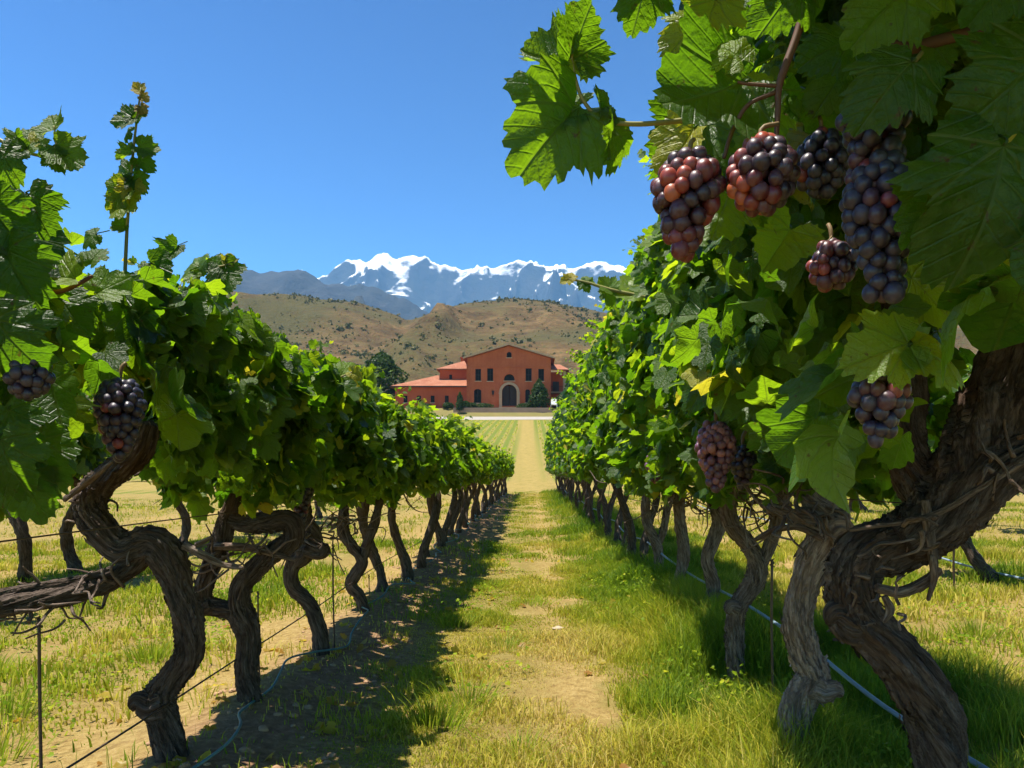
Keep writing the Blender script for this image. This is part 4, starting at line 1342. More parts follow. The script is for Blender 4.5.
def blades(G, n, x0, x1, y0, y1, seed, w, hgt, pw=1.0, two=True):
    r = np.random.default_rng(seed)
    x = r.uniform(x0, x1, n)
    y = y0 + (y1 - y0) * r.random(n) ** pw
    # clumps
    d = gdens(x, y)
    k = r.random(n) < d
    x, y, d = x[k], y[k], d[k]
    cl = vnoise(x * 3.3, y * 3.3, 0, 73)
    tall = np.interp(x, [-9, -3, -2, -1.2, -0.6, 0, 0.4, 0.75, 1.2, 1.6, 2.4, 9], [0.6, 0.6, 0.8, 0.5, 0.5, 0.5, 0.6, 1.25, 1.5, 1.3, 0.8, 0.7])
    h = hgt * tall * (0.5 + 0.8 * r.random(len(x))) * (0.75 + 1.1 * np.clip(cl, -0.35, 1))
    h = np.clip(h, 0.012, 0.30)
    m = len(x)
    a = r.uniform(0, 2 * PI, m)
    lean = h * r.uniform(0.1, 0.85, m)
    lx, ly = np.cos(a) * lean, np.sin(a) * lean
    ww = w * r.uniform(0.6, 1.5, m) * (1 + 0.06 * y)
    fa = r.uniform(0, PI, m)
    wx, wy = np.cos(fa) * ww, np.sin(fa) * ww
    z = H(x, y) - 0.005
    green = np.interp(x, [-9, -2, -1, -0.5, 0.2, 0.5, 0.9, 1.5, 2.4, 9], [0.54, 0.50, 0.46, 0.54, 0.70, 0.46, 0.24, 0.24, 0.52, 0.56])
    rnd = np.clip(green + 0.32 * fbm(x * 0.8, y * 0.8, 0, 2, 74) + r.normal(0, 0.13, m), 0, 1)
    p = np.stack([x, y, z], 1)
    if two:
        V = np.stack([p - np.stack([wx, wy, 0 * x], 1), p + np.stack([wx, wy, 0 * x], 1),
                      p + np.stack([lx * 0.35 - wx * 0.7, ly * 0.35 - wy * 0.7, h * 0.6], 1), p + np.stack([lx * 0.35 + wx * 0.7, ly * 0.35 + wy * 0.7, h * 0.6], 1), p + np.stack([lx, ly, h * np.clip(1 - 0.25 * (lean / h), 0.6, 1)], 1)], 1)
        T = np.array([[0, 1, 3], [0, 3, 2], [2, 3, 4]])
    else:
        V = np.stack([p - np.stack([wx, wy, 0 * x], 1), p + np.stack([wx, wy, 0 * x], 1), p + np.stack([lx, ly, h], 1)], 1)
        T = np.array([[0, 1, 2]])
    nv = V.shape[1]
    F = (T[None] + (np.arange(m) * nv)[:, None, None]).reshape(-1, 3)
    A = np.zeros((m, nv, 3))
    A[..., 2] = rnd[:, None]
    G.add(V.reshape(-1, 3), F, A.reshape(-1, 3))


G = Geo()
blades(G, 90000, -1.5, 2.6, 1.9, 6.0, 1, 0.0022, 0.10)
blades(G, 60000, 0.35, 2.0, 2.0, 7.0, 2, 0.0020, 0.15)
blades(G, 120000, -0.9, 0.8, 2.0, 8.0, 11, 0.0019, 0.055)
blades(G, 60000, 0.2, 1.0, 2.0, 9.0, 12, 0.0021, 0.09)
blades(G, 90000, -1.6, 2.8, 5.8, 14.0, 3, 0.0030, 0.095)
blades(G, 60000, -1.6, 2.8, 13.5, 38.0, 4, 0.0045, 0.10, 1.1, False)
blades(G, 90000, -7.5, -1.6, 2.5, 12.0, 5, 0.0035, 0.11)
blades(G, 90000, 1.8, 8.0, 2.5, 12.0, 6, 0.0035, 0.12)
blades(G, 60000, 2.6, 16.0, 11.5, 34.0, 7, 0.006, 0.11, 1.2, False)
blades(G, 30000, -16, -1.6, 11.5, 30.0, 8, 0.006, 0.11, 1.2, False)
# taller tufts standing in the alley
rt = np.random.default_rng(123)
for (tx, ty, th, nb) in [(-0.42, 3.4, 0.12, 260), (-0.30, 3.7, 0.10, 200), (-0.18, 4.9, 0.08, 160), (-0.55, 5.6, 0.10, 200), (-0.05, 3.1, 0.07, 140), (0.0, 6.4, 0.07, 160), (-0.4, 7.4, 0.09, 180), (-2.4, 3.6, 0.13, 260), (-2.1, 3.1, 0.11, 220), (-2.9, 4.2, 0.13, 260), (-2.2, 4.6, 0.12, 240), (2.1, 3.4, 0.13, 240), (2.4, 4.3, 0.12, 240), (2.9, 5.2, 0.13, 240)]:
    xx = tx + rt.normal(0, 0.07, nb)
    yy = ty + rt.normal(0, 0.07, nb)
    zz = H(xx, yy)
    hh = th * rt.uniform(0.5, 1.25, nb)
    dx, dy = (xx - tx) * 0.9 + rt.normal(0, 0.02, nb), (yy - ty) * 0.9 + rt.normal(0, 0.02, nb)
    aa = rt.uniform(0, PI, nb)
    wv = np.stack([np.cos(aa), np.sin(aa), 0 * aa], 1) * 0.0022
    bb = np.stack([xx, yy, zz - 0.004], 1)
    md = bb + np.stack([dx * 0.4, dy * 0.4, hh * 0.65], 1)
    tp = bb + np.stack([dx, dy, hh], 1)
    Vv = np.stack([bb - wv, bb + wv, md - wv * 0.7, md + wv * 0.7, tp], 1)
    Ft = (np.array([[0, 1, 3], [0, 3, 2], [2, 3, 4]])[None] + (np.arange(nb) * 5)[:, None, None]).reshape(-1, 3)
    At = np.zeros((nb, 5, 3))
    At[..., 2] = np.clip(rt.normal(0.36, 0.12, nb), 0, 1)[:, None]
    G.add(Vv.reshape(-1, 3), Ft, At.reshape(-1, 3))
kind(G.build('grass', MT['grass']), 'stuff')

# leafy weeds at the foot of the right row, and seedlings in the alley
G = Geo()
r = np.random.default_rng(90)
cx = np.concatenate([r.normal(1.15, 0.22, 130), r.uniform(-0.8, 0.0, 14), r.uniform(-3.2, -1.6, 60), r.uniform(1.6, 3.5, 60)])
cyy = np.concatenate([r.uniform(2.2, 7.5, 130), r.uniform(2.6, 9, 14), r.uniform(3, 8, 60), r.uniform(2.6, 7, 60)])
for x, y in zip(cx, cyy):
    n = r.integers(14, 34)
    sp = r.uniform(0.05, 0.11)
    hh = r.uniform(0.06, 0.20)
    pos = np.stack([x + r.normal(0, sp, n), y + r.normal(0, sp, n), float(H(x, y)) + hh * r.random(n)], 1)
    nr = np.stack([r.normal(0, 0.6, n), r.normal(0, 0.6, n), np.ones(n)], 1)
    tp = np.stack([pos[:, 0] - x, pos[:, 1] - y, 0.03 + 0 * pos[:, 0]], 1) + r.normal(0, 0.02, (n, 3))
    add_leaves(G, pos, nr, tp, r.uniform(0.010, 0.022, n), 3, np.clip(r.normal(0.3, 0.12, n), 0, 1), r)
kind(G.build('weeds', MT['grass']), 'stuff')

G = Geo()
n = 420
x = np.concatenate([r.normal(-1.0, 0.35, n // 2), r.normal(0.9, 0.5, n // 4), r.uniform(-3.0, 2.6, n // 4)])
y = 2.0 + 9 * r.random(len(x)) ** 1.5
pos = np.stack([x, y, H(x, y) + r.uniform(0.004, 0.03, len(x))], 1)
add_leaves(G, pos, r.normal(0, 0.35, (len(x), 3)) + np.array([0, 0, 1.0]), r.normal(0, 1, (len(x), 3)) * np.array([1, 1, 0.1]), r.uniform(0.025, 0.06, len(x)), 2, r.uniform(0.95, 1.0, len(x)), r)
kind(G.build('leaf_litter', MT['leaf_far']), 'stuff')

# loose soil clods and dry litter round the left row
MT['clod'] = simple('soil_clod', (0.34, 0.21, 0.12), 0.95, 0.1, 0, 40, 0.5)
G = Geo()
V0, F0 = ICO[2]
for k in range(300):
    x = r.normal(-1.0, 0.28)
    y = 2.2 + 8 * r.random() ** 1.6
    s = r.uniform(0.005, 0.018)
    sh = V0 * s * np.array([1.2, 1.0, 0.7]) * (1 + 0.35 * vnoise(V0[:, 0] * 1.7 + k, V0[:, 1] * 1.7, V0[:, 2] * 1.7, k)[:, None])
    G.add(sh + np.array([x, y, float(H(x, y)) + s * 0.2]), F0)
kind(G.build('soil_clods', MT['clod']), 'stuff')
MT['stone'] = simple('pale_stone', (0.36, 0.29, 0.20), 0.9, 0.2, 0, 14, 0.35, 0.4)
V0, F0 = ICO[3]
for i, (px_, py_, s, lab) in enumerate([(558, 628, 0.032, 'flat pale stone lying on the bare strip of the path'), (740, 735, 0.04, 'white chalky stone among the weeds at the foot of the pale trunk')]):
    d = EYE * FPX / (py_ - VY)
    p = P(px_, py_, d)
    z = float(H(p[0], p[1]))
    sh = V0 * s * np.array([1.3, 1.0, 0.45]) * (1 + 0.25 * vnoise(V0[:, 0] * 1.5 + i * 9, V0[:, 1] * 1.5, V0[:, 2] * 1.5, i)[:, None])
    tag(fastmesh('stone', sh, F0, MT['stone'], None, None, True, (p[0], p[1], z + s * 0.12)), lab, 'stone', 'stones on the path')

# low crop lines on the slope below the winery
G = Geo()
n = 16000
k = r.integers(-26, 20, n)
y = r.uniform(46, 136, n)
x = (k + 0.0) * 1.05 + r.normal(0, 0.12, n)
ok = np.abs(x + 0.011 * (y - 40)) > 1.25
x, y = x[ok], y[ok]
n = len(x)
pos = np.stack([x, y, H(x, y) + r.uniform(0.01, 0.10, n)], 1)
add_leaves(G, pos, r.normal(0, 0.5, (n, 3)) + np.array([-0.2, -0.3, 1.0]), r.normal(0, 1, (n, 3)), r.uniform(0.06, 0.15, n), 3, np.clip(r.normal(0.42, 0.14, n), 0, 1), r)
kind(G.build('low_crop_lines', MT['grass']), 'stuff')

# ------------------------------------------------------------------ scrub on the hills
G = Geo()
n = 19000
x = r.uniform(-360, 260, n)
y = r.uniform(215, 655, n)
dens = 0.5 + 0.8 * fbm(x / 60, y / 60, 0, 3, 82)
ok = r.random(n) < np.clip(dens, 0.05, 1)
x, y = x[ok], y[ok]
z = hillz(x, y)
for xx, yy, zz in zip(x, y, z):
    s = r.gamma(1.3, 0.30) + 0.28
    m = 9
    v = norm(r.normal(0, 1, (m, 3))) * np.array([1, 1, 0.75])
    add_leaves(G, np.array([xx, yy, zz + s * 0.35]) + v * s * 0.8, v + r.normal(0, 0.4, (m, 3)), r.normal(0, 1, (m, 3)), np.full(m, s * 0.75), 3, r.random(m) * 0.6 + r.random() * 0.4, r)
kind(G.build('hill_scrub', MT['scrub']), 'stuff')

# ------------------------------------------------------------------ winery
WY = 150.0                                   # front of the gabled block
S_ = WY / FPX
BASE = 12.74


def wx(px):
    return (px - VX) * S_


def wz(py):
    return (407.4 - py) * S_


def stucco(name, c1, c2):
    m, nt = mat_new(name)
    oc = objcoord(nt)
    n1 = noise(nt, oc, 0.35, 5, 0.65)
    n2 = noise(nt, oc, 3.0, 4, 0.6)
    mp = N(nt, 'ShaderNodeMapping')
    mp.inputs['Scale'].default_value = (1.6, 1.6, 0.12)
    L(nt, oc, mp.inputs[0])
    n3 = noise(nt, mp.outputs[0], 1.0, 4, 0.6)
    f = M(nt, 'ADD', M(nt, 'MULTIPLY', n1, 0.5), M(nt, 'ADD', M(nt, 'MULTIPLY', n2, 0.2), M(nt, 'MULTIPLY', n3, 0.3)))
    c = ramp(nt, f, [(0.32, c1), (0.68, c2)])
    finish(nt, c, 0.9, bump(nt, n2, 0.3, 0.05), 0.15)
    return m


MT['stucco'] = stucco('terracotta_stucco', (0.33, 0.070, 0.026), (0.50, 0.135, 0.055))
MT['stucco_red'] = stucco('red_stucco', (0.38, 0.065, 0.028), (0.50, 0.105, 0.045))
MT['stone_trim'] = simple('pale_stone_trim', (0.42, 0.28, 0.18), 0.85, 0.2, 0, 2.0, 0.25)
MT['glass'] = simple('dark_window_glass', (0.012, 0.010, 0.010), 0.3, 0.06)
MT['wood'] = simple('dark_brown_wood', (0.028, 0.015, 0.010), 0.6, 0.3, 0, 4.0, 0.4)
MT['white'] = simple('white_paint', (0.78, 0.78, 0.76), 0.6, 0.3, 0, 5.0, 0.06)
MT['iron'] = simple('black_iron', (0.02, 0.02, 0.02), 0.5, 0.4, 0.5)
MT['paving'] = simple('pale_paving', (0.29, 0.265, 0.235), 0.9, 0.2, 0, 0.8, 0.18)
MT['terrace'] = simple('terrace_stone', (0.40, 0.24, 0.17), 0.9, 0.2, 0, 1.0, 0.25)


def tile_material():
    m, nt = mat_new('roof_tiles')
    oc = objcoord(nt)
    n1 = noise(nt, oc, 0.5, 4, 0.6)
    n2 = noise(nt, oc, 4.0, 3, 0.7)
    f = M(nt, 'ADD', M(nt, 'MULTIPLY', n1, 0.5), M(nt, 'MULTIPLY', n2, 0.5))
    c = ramp(nt, f, [(0.3, (0.22, 0.070, 0.036)), (0.5, (0.32, 0.125, 0.068)), (0.7, (0.42, 0.205, 0.125))])
    w = N(nt, 'ShaderNodeTexWave', i_Scale=2.2, i_Distortion=0.4)
    w.bands_direction = 'X'
    L(nt, oc, w.inputs['Vector'])
    finish(nt, c, 0.85, bump(nt, w.outputs['Fac'], 0.6, 0.08), 0.2)
    return m


MT['tile'] = tile_material()


def arch_pts(x0, x1, z0, z1, rise=None, n=10):
    """rectangle with a rounded head; rise 0 = plain rectangle"""
    if not rise:
        return [(x0, z0), (x1, z0), (x1, z1), (x0, z1)]
    cx, hw = (x0 + x1) / 2, (x1 - x0) / 2
    p = [(x0, z0), (x1, z0)]
    for k in range(n + 1):
        a = PI * k / n
        p.append((cx + hw * math.cos(a), z1 - rise + rise * math.sin(a)))
    return p


def wall_mesh(outer, holes, y, depth):
    """flat wall facing -y with real openings and reveals"""
    bm = bmesh.new()
    es = []
    loops = []
    for lp in [outer] + holes:
        vs = [bm.verts.new((a, y, b)) for a, b in lp]
        loops.append(vs)
        es += [bm.edges.new((vs[i], vs[(i + 1) % len(vs)])) for i in range(len(vs))]
    bmesh.ops.triangle_fill(bm, use_beauty=True, use_dissolve=False, edges=es, normal=(0, -1, 0))
    for vs in loops[1:]:
        bk = [bm.verts.new((v.co.x, y + depth, v.co.z)) for v in vs]
        for i in range(len(vs)):
            j = (i + 1) % len(vs)
            bm.faces.new((vs[i], vs[j], bk[j], bk[i]))
    return bm


def add_box(bm, x0, x1, y0, y1, z0, z1):
    vs = [bm.verts.new((x, y, z)) for x in (x0, x1) for y in (y0, y1) for z in (z0, z1)]
    for f in ((0, 1, 3, 2), (4, 6, 7, 5), (0, 4, 5, 1), (2, 3, 7, 6), (0, 2, 6, 4), (1, 5, 7, 3)):
        bm.faces.new([vs[i] for i in f])


def add_slab(bm, quad, th):
    """sloping slab: quad of top corners, thickness downwards"""
    a = [bm.verts.new(q) for q in quad]
    b = [bm.verts.new((q[0], q[1], q[2] - th)) for q in quad]
    n = len(a)
    bm.faces.new(a)
    bm.faces.new(b[::-1])
    for i in range(n):
        j = (i + 1) % n
        bm.faces.new((a[i], b[i], b[j], a[j]))


win = thing('winery_building', 'terracotta winery with gabled front, arched stone doorway and tiled roofs', 'building', (0, WY, BASE))
x0, x1 = wx(467.3), wx(550.9)
xm = wx(508.9)
ze, zp = wz(357.5), wz(345.0)
DEP = 15.0


def window(px0, px1, py0, py1, rise=0.0, y=0.0, mullion=True, name='window'):
    a0, a1, c0, c1 = wx(px0), wx(px1), wz(py1), wz(py0)
    bm = bmesh.new()
    fw = 0.09
    for q in ((a0, a0 + fw, c0, c1 - rise), (a1 - fw, a1, c0, c1 - rise), (a0 + fw, a1 - fw, c0, c0 + fw)):
        add_box(bm, q[0], q[1], y + 0.16, y + 0.24, q[2], q[3])
    if mullion:
        add_box(bm, (a0 + a1) / 2 - 0.035, (a0 + a1) / 2 + 0.035, y + 0.17, y + 0.23, c0 + fw, c1 - 0.05)
        add_box(bm, a0 + fw, a1 - fw, y + 0.172, y + 0.228, (c0 + c1) / 2 - 0.03, (c0 + c1) / 2 + 0.03)
    w = bmobj(name, bm, MT['wood'], win)
    bm = bmesh.new()
    vs = [bm.verts.new((a, y + 0.26, b)) for a, b in arch_pts(a0 - 0.02, a1 + 0.02, c0 - 0.02, c1 + 0.02, rise)]
    bm.faces.new(vs)
    bmobj('pane', bm, MT['glass'], w)
    bm = bmesh.new()
    add_box(bm, a0 - 0.12, a1 + 0.12, y - 0.10, y + 0.06, c0 - 0.14, c0 - 0.003)
    bmobj('sill', bm, MT['stone_trim'], w)
    return arch_pts(a0, a1, c0, c1, rise)


holes = [window(475.3, 481, 368, 380), window(487.2, 493.2, 367.5, 380.2), window(525.6, 531.6, 367.5, 380.2), window(538.3, 544, 368, 380.2),
         window(474, 481.3, 388, 402, 0.5), window(525.3, 530, 388.5, 401.5, 0.3), window(506.6, 511.6, 351, 356.6, 0.47, mullion=False),
         window(504, 514.6, 373.2, 379.8, 0.98, mullion=False)]
dx0, dx1, dz1 = wx(502), wx(516.7), wz(383.8)
holes.append(arch_pts(dx0, dx1, 0.0 + 0.004, dz1, (dx1 - dx0) / 2))
bm = wall_mesh([(x0, 0), (x1, 0), (x1, ze), (xm, zp), (x0, ze)], holes, 0.0, 0.30)
# sides and back
for quad in ([(x0, 0, 0), (x0, DEP, 0), (x0, DEP, ze), (x0, 0, ze)], [(x1, 0, 0), (x1, DEP, 0), (x1, DEP, ze), (x1, 0, ze)]):
    bm.faces.new([bm.verts.new(q) for q in quad])
bm.faces.new([bm.verts.new(q) for q in [(x0, DEP, 0), (x1, DEP, 0), (x1, DEP, ze), (xm, DEP, zp), (x0, DEP, ze)]])
bmobj('wall', bm, MT['stucco'], win)
bm = bmesh.new()
add_box(bm, x0 - 0.05, x1 + 0.05, -0.09, -0.004, wz(366.6), wz(365.4))
add_box(bm, x0 - 0.12, x0 + 0.35, -0.11, -0.004, 0.0, wz(366.7))
add_box(bm, x0 - 0.06, x1 + 0.06, -0.07, -0.003, -0.1, 0.45)
bm2 = bm
bmobj('wall_band', bm2, MT['stucco'], win)
bm = bmesh.new()
sl = (zp - ze) / (xm - x0)
ov = 0.75
for s, xe in ((-1, x0), (1, x1)):
    sl = (zp - ze) / abs(xm - xe)
    xo = xe + s * ov
    add_slab(bm, [(xm, -0.6, zp + 0.32), (xo, -0.6, ze - ov * sl + 0.32), (xo, DEP + 0.5, ze - ov * sl + 0.32), (xm, DEP + 0.5, zp + 0.32)], 0.26)
bmobj('roof', bm, MT['tile'], win)
bm = bmesh.new()
for s, xe in ((-1, x0), (1, x1)):
    sl = (zp - ze) / abs(xm - xe)
    xo = xe + s * (ov + 0.05)
    add_slab(bm, [(xm, -0.72, zp + 0.40), (xo, -0.72, ze - (ov + .05) * sl + 0.40), (xo, -0.604, ze - (ov + .05) * sl + 0.40), (xm, -0.604, zp + 0.40)], 0.30)
bmobj('verge', bm, MT['stone_trim'], win)
# doorway: stone surround, double door
bm = bmesh.new()
fo = 0.5
outer = arch_pts(wx(499.2), wx(519.6), 0.0, wz(381.4), (wx(519.6) - wx(499.2)) / 2, 18)
inner = arch_pts(dx0, dx1, 0.0, dz1, (dx1 - dx0) / 2, 18)
oa = [bm.verts.new((a, -0.16, b)) for a, b in outer]
ia = [bm.verts.new((a, -0.16, b)) for a, b in inner]
ob = [bm.verts.new((a, 0.05, b)) for a, b in outer]
ib = [bm.verts.new((a, 0.05, b)) for a, b in inner]
for i in range(1, len(outer)):
    j = (i + 1) % len(outer)
    bm.faces.new((oa[i], oa[j], ia[j], ia[i]))
    bm.faces.new((oa[i], oa[j], ob[j], ob[i]))
    bm.faces.new((ia[i], ia[j], ib[j], ib[i]))
add_box(bm, wx(498.6), wx(502), -0.22, -0.162, wz(392.8), wz(391.8))
add_box(bm, wx(516.7), wx(520.2), -0.22, -0.162, wz(392.8), wz(391.8))
bmobj('door_surround', bm, MT['stone_trim'], win)
for s in (0, 1):
    a, b = (dx0, (dx0 + dx1) / 2 - 0.01) if s == 0 else ((dx0 + dx1) / 2 + 0.01, dx1)
    bm = bmesh.new()
    add_box(bm, a + 0.02, b - 0.02, 0.9, 0.98, 0.02, dz1 - 0.05)
    for k in range(4):
        z = 0.3 + k * 0.85
        add_box(bm, a + 0.2, b - 0.2, 0.86, 0.898, z, z + 0.6)
    bmobj('door', bm, MT['wood'], win)
bm = bmesh.new()
for q in ([(dx0, .30, 0), (dx0, 1.2, 0), (dx0, 1.2, dz1 + .1), (dx0, .30, dz1 + .1)], [(dx1, .30, 0), (dx1, 1.2, 0), (dx1, 1.2, dz1 + .1), (dx1, .30, dz1 + .1)]):
    bm.faces.new([bm.verts.new(v) for v in q])
bmobj('door_reveal', bm, MT['stucco'], win)
# wall lantern
bm = bmesh.new()
lx_, lz_ = wx(493.1), wz(392)
add_box(bm, lx_ - 0.16, lx_ + 0.16, -0.42, -0.12, lz_ - 0.35, lz_ + 0.2)
add_box(bm, lx_ - 0.22, lx_ + 0.22, -0.48, -0.06, lz_ + 0.203, lz_ + 0.28)
add_box(bm, lx_ - 0.05, lx_ + 0.05, -0.16, -0.003, lz_ + 0.283, lz_ + 0.5)
add_box(bm, lx_ - 0.05, lx_ + 0.05, -0.30, -0.20, lz_ - 0.75, lz_ - 0.353)
bmobj('wall_lantern', bm, MT['iron'], win)

# left wing, one storey, hipped roof
a0, a1 = wx(394.6), x0 - 0.13
zw = wz(385.4)
Y0 = 0.6
holes = [window(px_ - 2.0, px_ + 2.0, 394.4, 401.4, 0, Y0) for px_ in (405, 418.6, 432.2, 446.4, 458.6)]
bm = wall_mesh([(a0, -0.1), (a1, -0.1), (a1, zw), (a0, zw)], holes, Y0, 0.3)
for quad in ([(a0, Y0, -0.1), (a0, 13, -0.1), (a0, 13, zw), (a0, Y0, zw)], [(a0, 13, -0.1), (a1, 13, -0.1), (a1, 13, zw), (a0, 13, zw)]):
    bm.faces.new([bm.verts.new(q) for q in quad])
bmobj('wing_wall', bm, MT['stucco_red'], win)
bm = bmesh.new()
zr = wz(373.6) + 0.6
e0 = zw + 0.02
add_slab(bm, [(a0 - 0.9, Y0 - 0.8, e0), (a1, Y0 - 0.8, e0), (a1, 6.6, zr), (a0 + 7.2, 6.6, zr)], 0.2)
add_slab(bm, [(a0 - 0.9, 13.8, e0), (a0 - 0.9, Y0 - 0.803, e0), (a0 + 7.197, 6.6, zr)], 0.2)
add_slab(bm, [(a1, 13.8, e0), (a0 - 0.9, 13.803, e0), (a0 + 7.2, 6.603, zr), (a1, 6.603, zr)], 0.2)
bmobj('wing_roof', bm, MT['tile'], win)
bm = bmesh.new()
add_box(bm, a0 - 0.95, a1 - 0.003, Y0 - 0.92, Y0 - 0.81, e0 - 0.22, e0 + 0.02)
bmobj('gutter', bm, MT['wood'], win)
# upper block behind the wing
b0, b1 = wx(437.4), x0 - 0.004
yb = 4.2
zb = wz(366.8) * (1 + yb / WY) - 0.05
bm = bmesh.new()
add_box(bm, b0, b1, yb, 13.5, 2.5, zb)
bmobj('upper_wall', bm, MT['stucco_red'], win)
bm = bmesh.new()
for q in ((wx(447.0), 0.55),):
    add_box(bm, q[0], q[0] + 0.55, yb - 0.05, yb - 0.004, zb - 1.9, zb - 1.0)
bmobj('small_window', bm, MT['glass'], win)
bm = bmesh.new()
zt = wz(356.5) + 0.6
add_slab(bm, [(b0 - 0.6, yb - 0.7, zb + 0.1), (b1, yb - 0.7, zb + 0.1), (b1, 9.0, zt), (b0 + 4.4, 9.0, zt)], 0.2)
add_slab(bm, [(b0 - 0.6, 14.2, zb + 0.1), (b0 - 0.6, yb - 0.703, zb + 0.1), (b0 + 4.397, 9.0, zt)], 0.2)
add_slab(bm, [(b1, 14.2, zb + 0.1), (b0 - 0.6, 14.203, zb + 0.1), (b0 + 4.4, 9.003, zt), (b1, 9.003, zt)], 0.2)
bmobj('upper_roof', bm, MT['tile'], win)
bm = bmesh.new()
add_box(bm, wx(456), wx(459.4), 10.0, 11.2, zb, zt + 0.75)
add_box(bm, wx(455.4), wx(460), 9.85, 11.35, zt + 0.753, zt + 0.9)
bmobj('chimney', bm, MT['stucco'], win)
# right-hand loggia: two storeys of shaded gallery with a corner pier
c0, c1 = x1 + 0.004, wx(566.5)
yr = 2.2
bm = bmesh.new()
add_box(bm, c0, c1, yr + 3.0, 13.0, -0.1, wz(368.0))
bmobj('gallery_wall', bm, MT['stucco_red'], win)
bm = bmesh.new()
add_box(bm, c1 - 0.55, c1, yr, yr + 0.55, -0.1, wz(368.6))
add_box(bm, c0 + 0.003, c1 - 0.553, yr + 0.05, yr + 2.997, wz(389.5) - 0.2, wz(389.5))
bmobj('gallery_pier', bm, MT['stone_trim'], win)
bm = bmesh.new()
for k in range(12):
    xx = c0 + 0.15 + k * (c1 - c0 - 0.8) / 11
    add_box(bm, xx - 0.02, xx + 0.02, yr + 0.1, yr + 0.14, wz(389.5) + 0.003, wz(389.5) + 0.95)
add_box(bm, c0 + 0.01, c1 - 0.56, yr + 0.08, yr + 0.16, wz(389.5) + 0.953, wz(389.5) + 1.03)
bmobj('railing', bm, MT['wood'], win)
bm = bmesh.new()
add_box(bm, c0 + 0.5, c0 + 1.7, yr + 2.9, yr + 2.996, 0.0, 2.3)
add_box(bm, c0 + 0.5, c0 + 1.7, yr + 2.9, yr + 2.996, wz(389.5) + 0.004, wz(389.5) + 2.2)
bmobj('gallery_door', bm, MT['wood'], win)
bm = bmesh.new()
zg = wz(368.3)
add_slab(bm, [(c0, yr - 0.7, zg + 0.15), (c1 + 0.6, yr - 0.7, zg + 0.15), (c1 - 1.0, 8.0, wz(358)), (c0, 8.0, wz(358))], 0.2)
add_slab(bm, [(c1 + 0.6, yr - 0.703, zg + 0.15), (c1 + 0.6, 13.6, zg + 0.15), (c1 - 0.997, 8.0, wz(358))], 0.2)
bmobj('gallery_roof', bm, MT['tile'], win)

# forecourt: road, terrace with steps
def sheet(name, pts, mat, th=0.0):
    bm = bmesh.new()
    add_slab(bm, pts, th)
    return kind(bmobj(name, bm, mat), 'structure')


sheet('road', [(-24, 137.2, 9.74), (5, 138.0, 9.83), (9.5, 140.5, 10.3), (13, 146.2, BASE - 0.1), (7.4, 147.6, BASE - 0.15), (4.0, 144.6, 10.98), (-24, 143.2, 10.74)], MT['paving'], 0.25)
sheet('terrace', [(-14.4, 145.4, BASE - 0.25), (3.6, 145.4, BASE - 0.25), (3.6, 149.6, BASE - 0.02), (-14.4, 149.6, BASE - 0.02)], MT['terrace'], 1.0)
bm = bmesh.new()
for k in range(3):
    add_box(bm, wx(498) + 0.1 * k, wx(521) - 0.1 * k, 148.0 + k * 0.45, 149.75, BASE - 0.3 + 0.14 * k, BASE - 0.17 + 0.14 * k)
tag(bmobj('doorstep', bm, MT['stone_trim']), 'pale stone steps in front of the arched winery door', 'steps')


# ------------------------------------------------------------------ planting round the winery
def leafy(name, label, cat, loc, prof, n, size, seed, trunk, group=None):
    """prof(t): radius at relative height t; trunk: (height, radius)"""
    r = np.random.default_rng(seed)
    o = thing(name, label, cat, loc, group)
    hgt = prof[0]
    G = Geo()
    t = r.random(n) ** 0.85
    a = r.uniform(0, 2 * PI, n)
    lump = 1 + 0.25 * vnoise(np.cos(a) * 1.6, np.sin(a) * 1.6, t * 5, seed) + 0.15 * vnoise(np.cos(a) * 4, np.sin(a) * 4, t * 11, seed + 1)
    rr = np.interp(t, prof[1], prof[2]) * lump * (1 - 0.6 * r.random(n) ** 2.5)
    pos = np.stack([rr * np.cos(a), rr * np.sin(a), prof[3] + t * (hgt - prof[3])], 1)
    nr = np.stack([np.cos(a), np.sin(a), 0.5 + 0 * a], 1) + r.normal(0, 0.5, (n, 3))
    add_leaves(G, pos, nr, r.normal(0, 1, (n, 3)) + np.array([0, 0, 0.3]), size * r.uniform(0.6, 1.3, n), 3, r.random(n), r)
    G.build('crown', MT['tree_leaf'], o)
    if trunk:
        T = Geo()
        tube(T, [np.array([0, 0, -0.15]), np.array([0.03, 0, trunk[0] * 0.4]), np.array([0, 0.05, trunk[0]])], [trunk[1] * 1.3, trunk[1], trunk[1] * 0.4], 5, 9, 0.2, 0.1)
        for k in range(5):
            aa = k * 1.3
            T.n  # limbs
            h0 = trunk[0] * (0.35 + 0.1 * k)
            e = np.interp((h0 + 0.3) / hgt, prof[1], prof[2]) * 0.6
            tube(T, [np.array([0.02, 0, h0]), np.array([e * 0.6 * math.cos(aa), e * 0.6 * math.sin(aa), h0 + 0.35 * e]), np.array([e * math.cos(aa), e * math.sin(aa), h0 + 0.8 * e])], [trunk[1] * 0.5, trunk[1] * 0.35, trunk[1] * 0.15], 3, 6)
        T.build('trunk', MT['bark'], o)
    return o


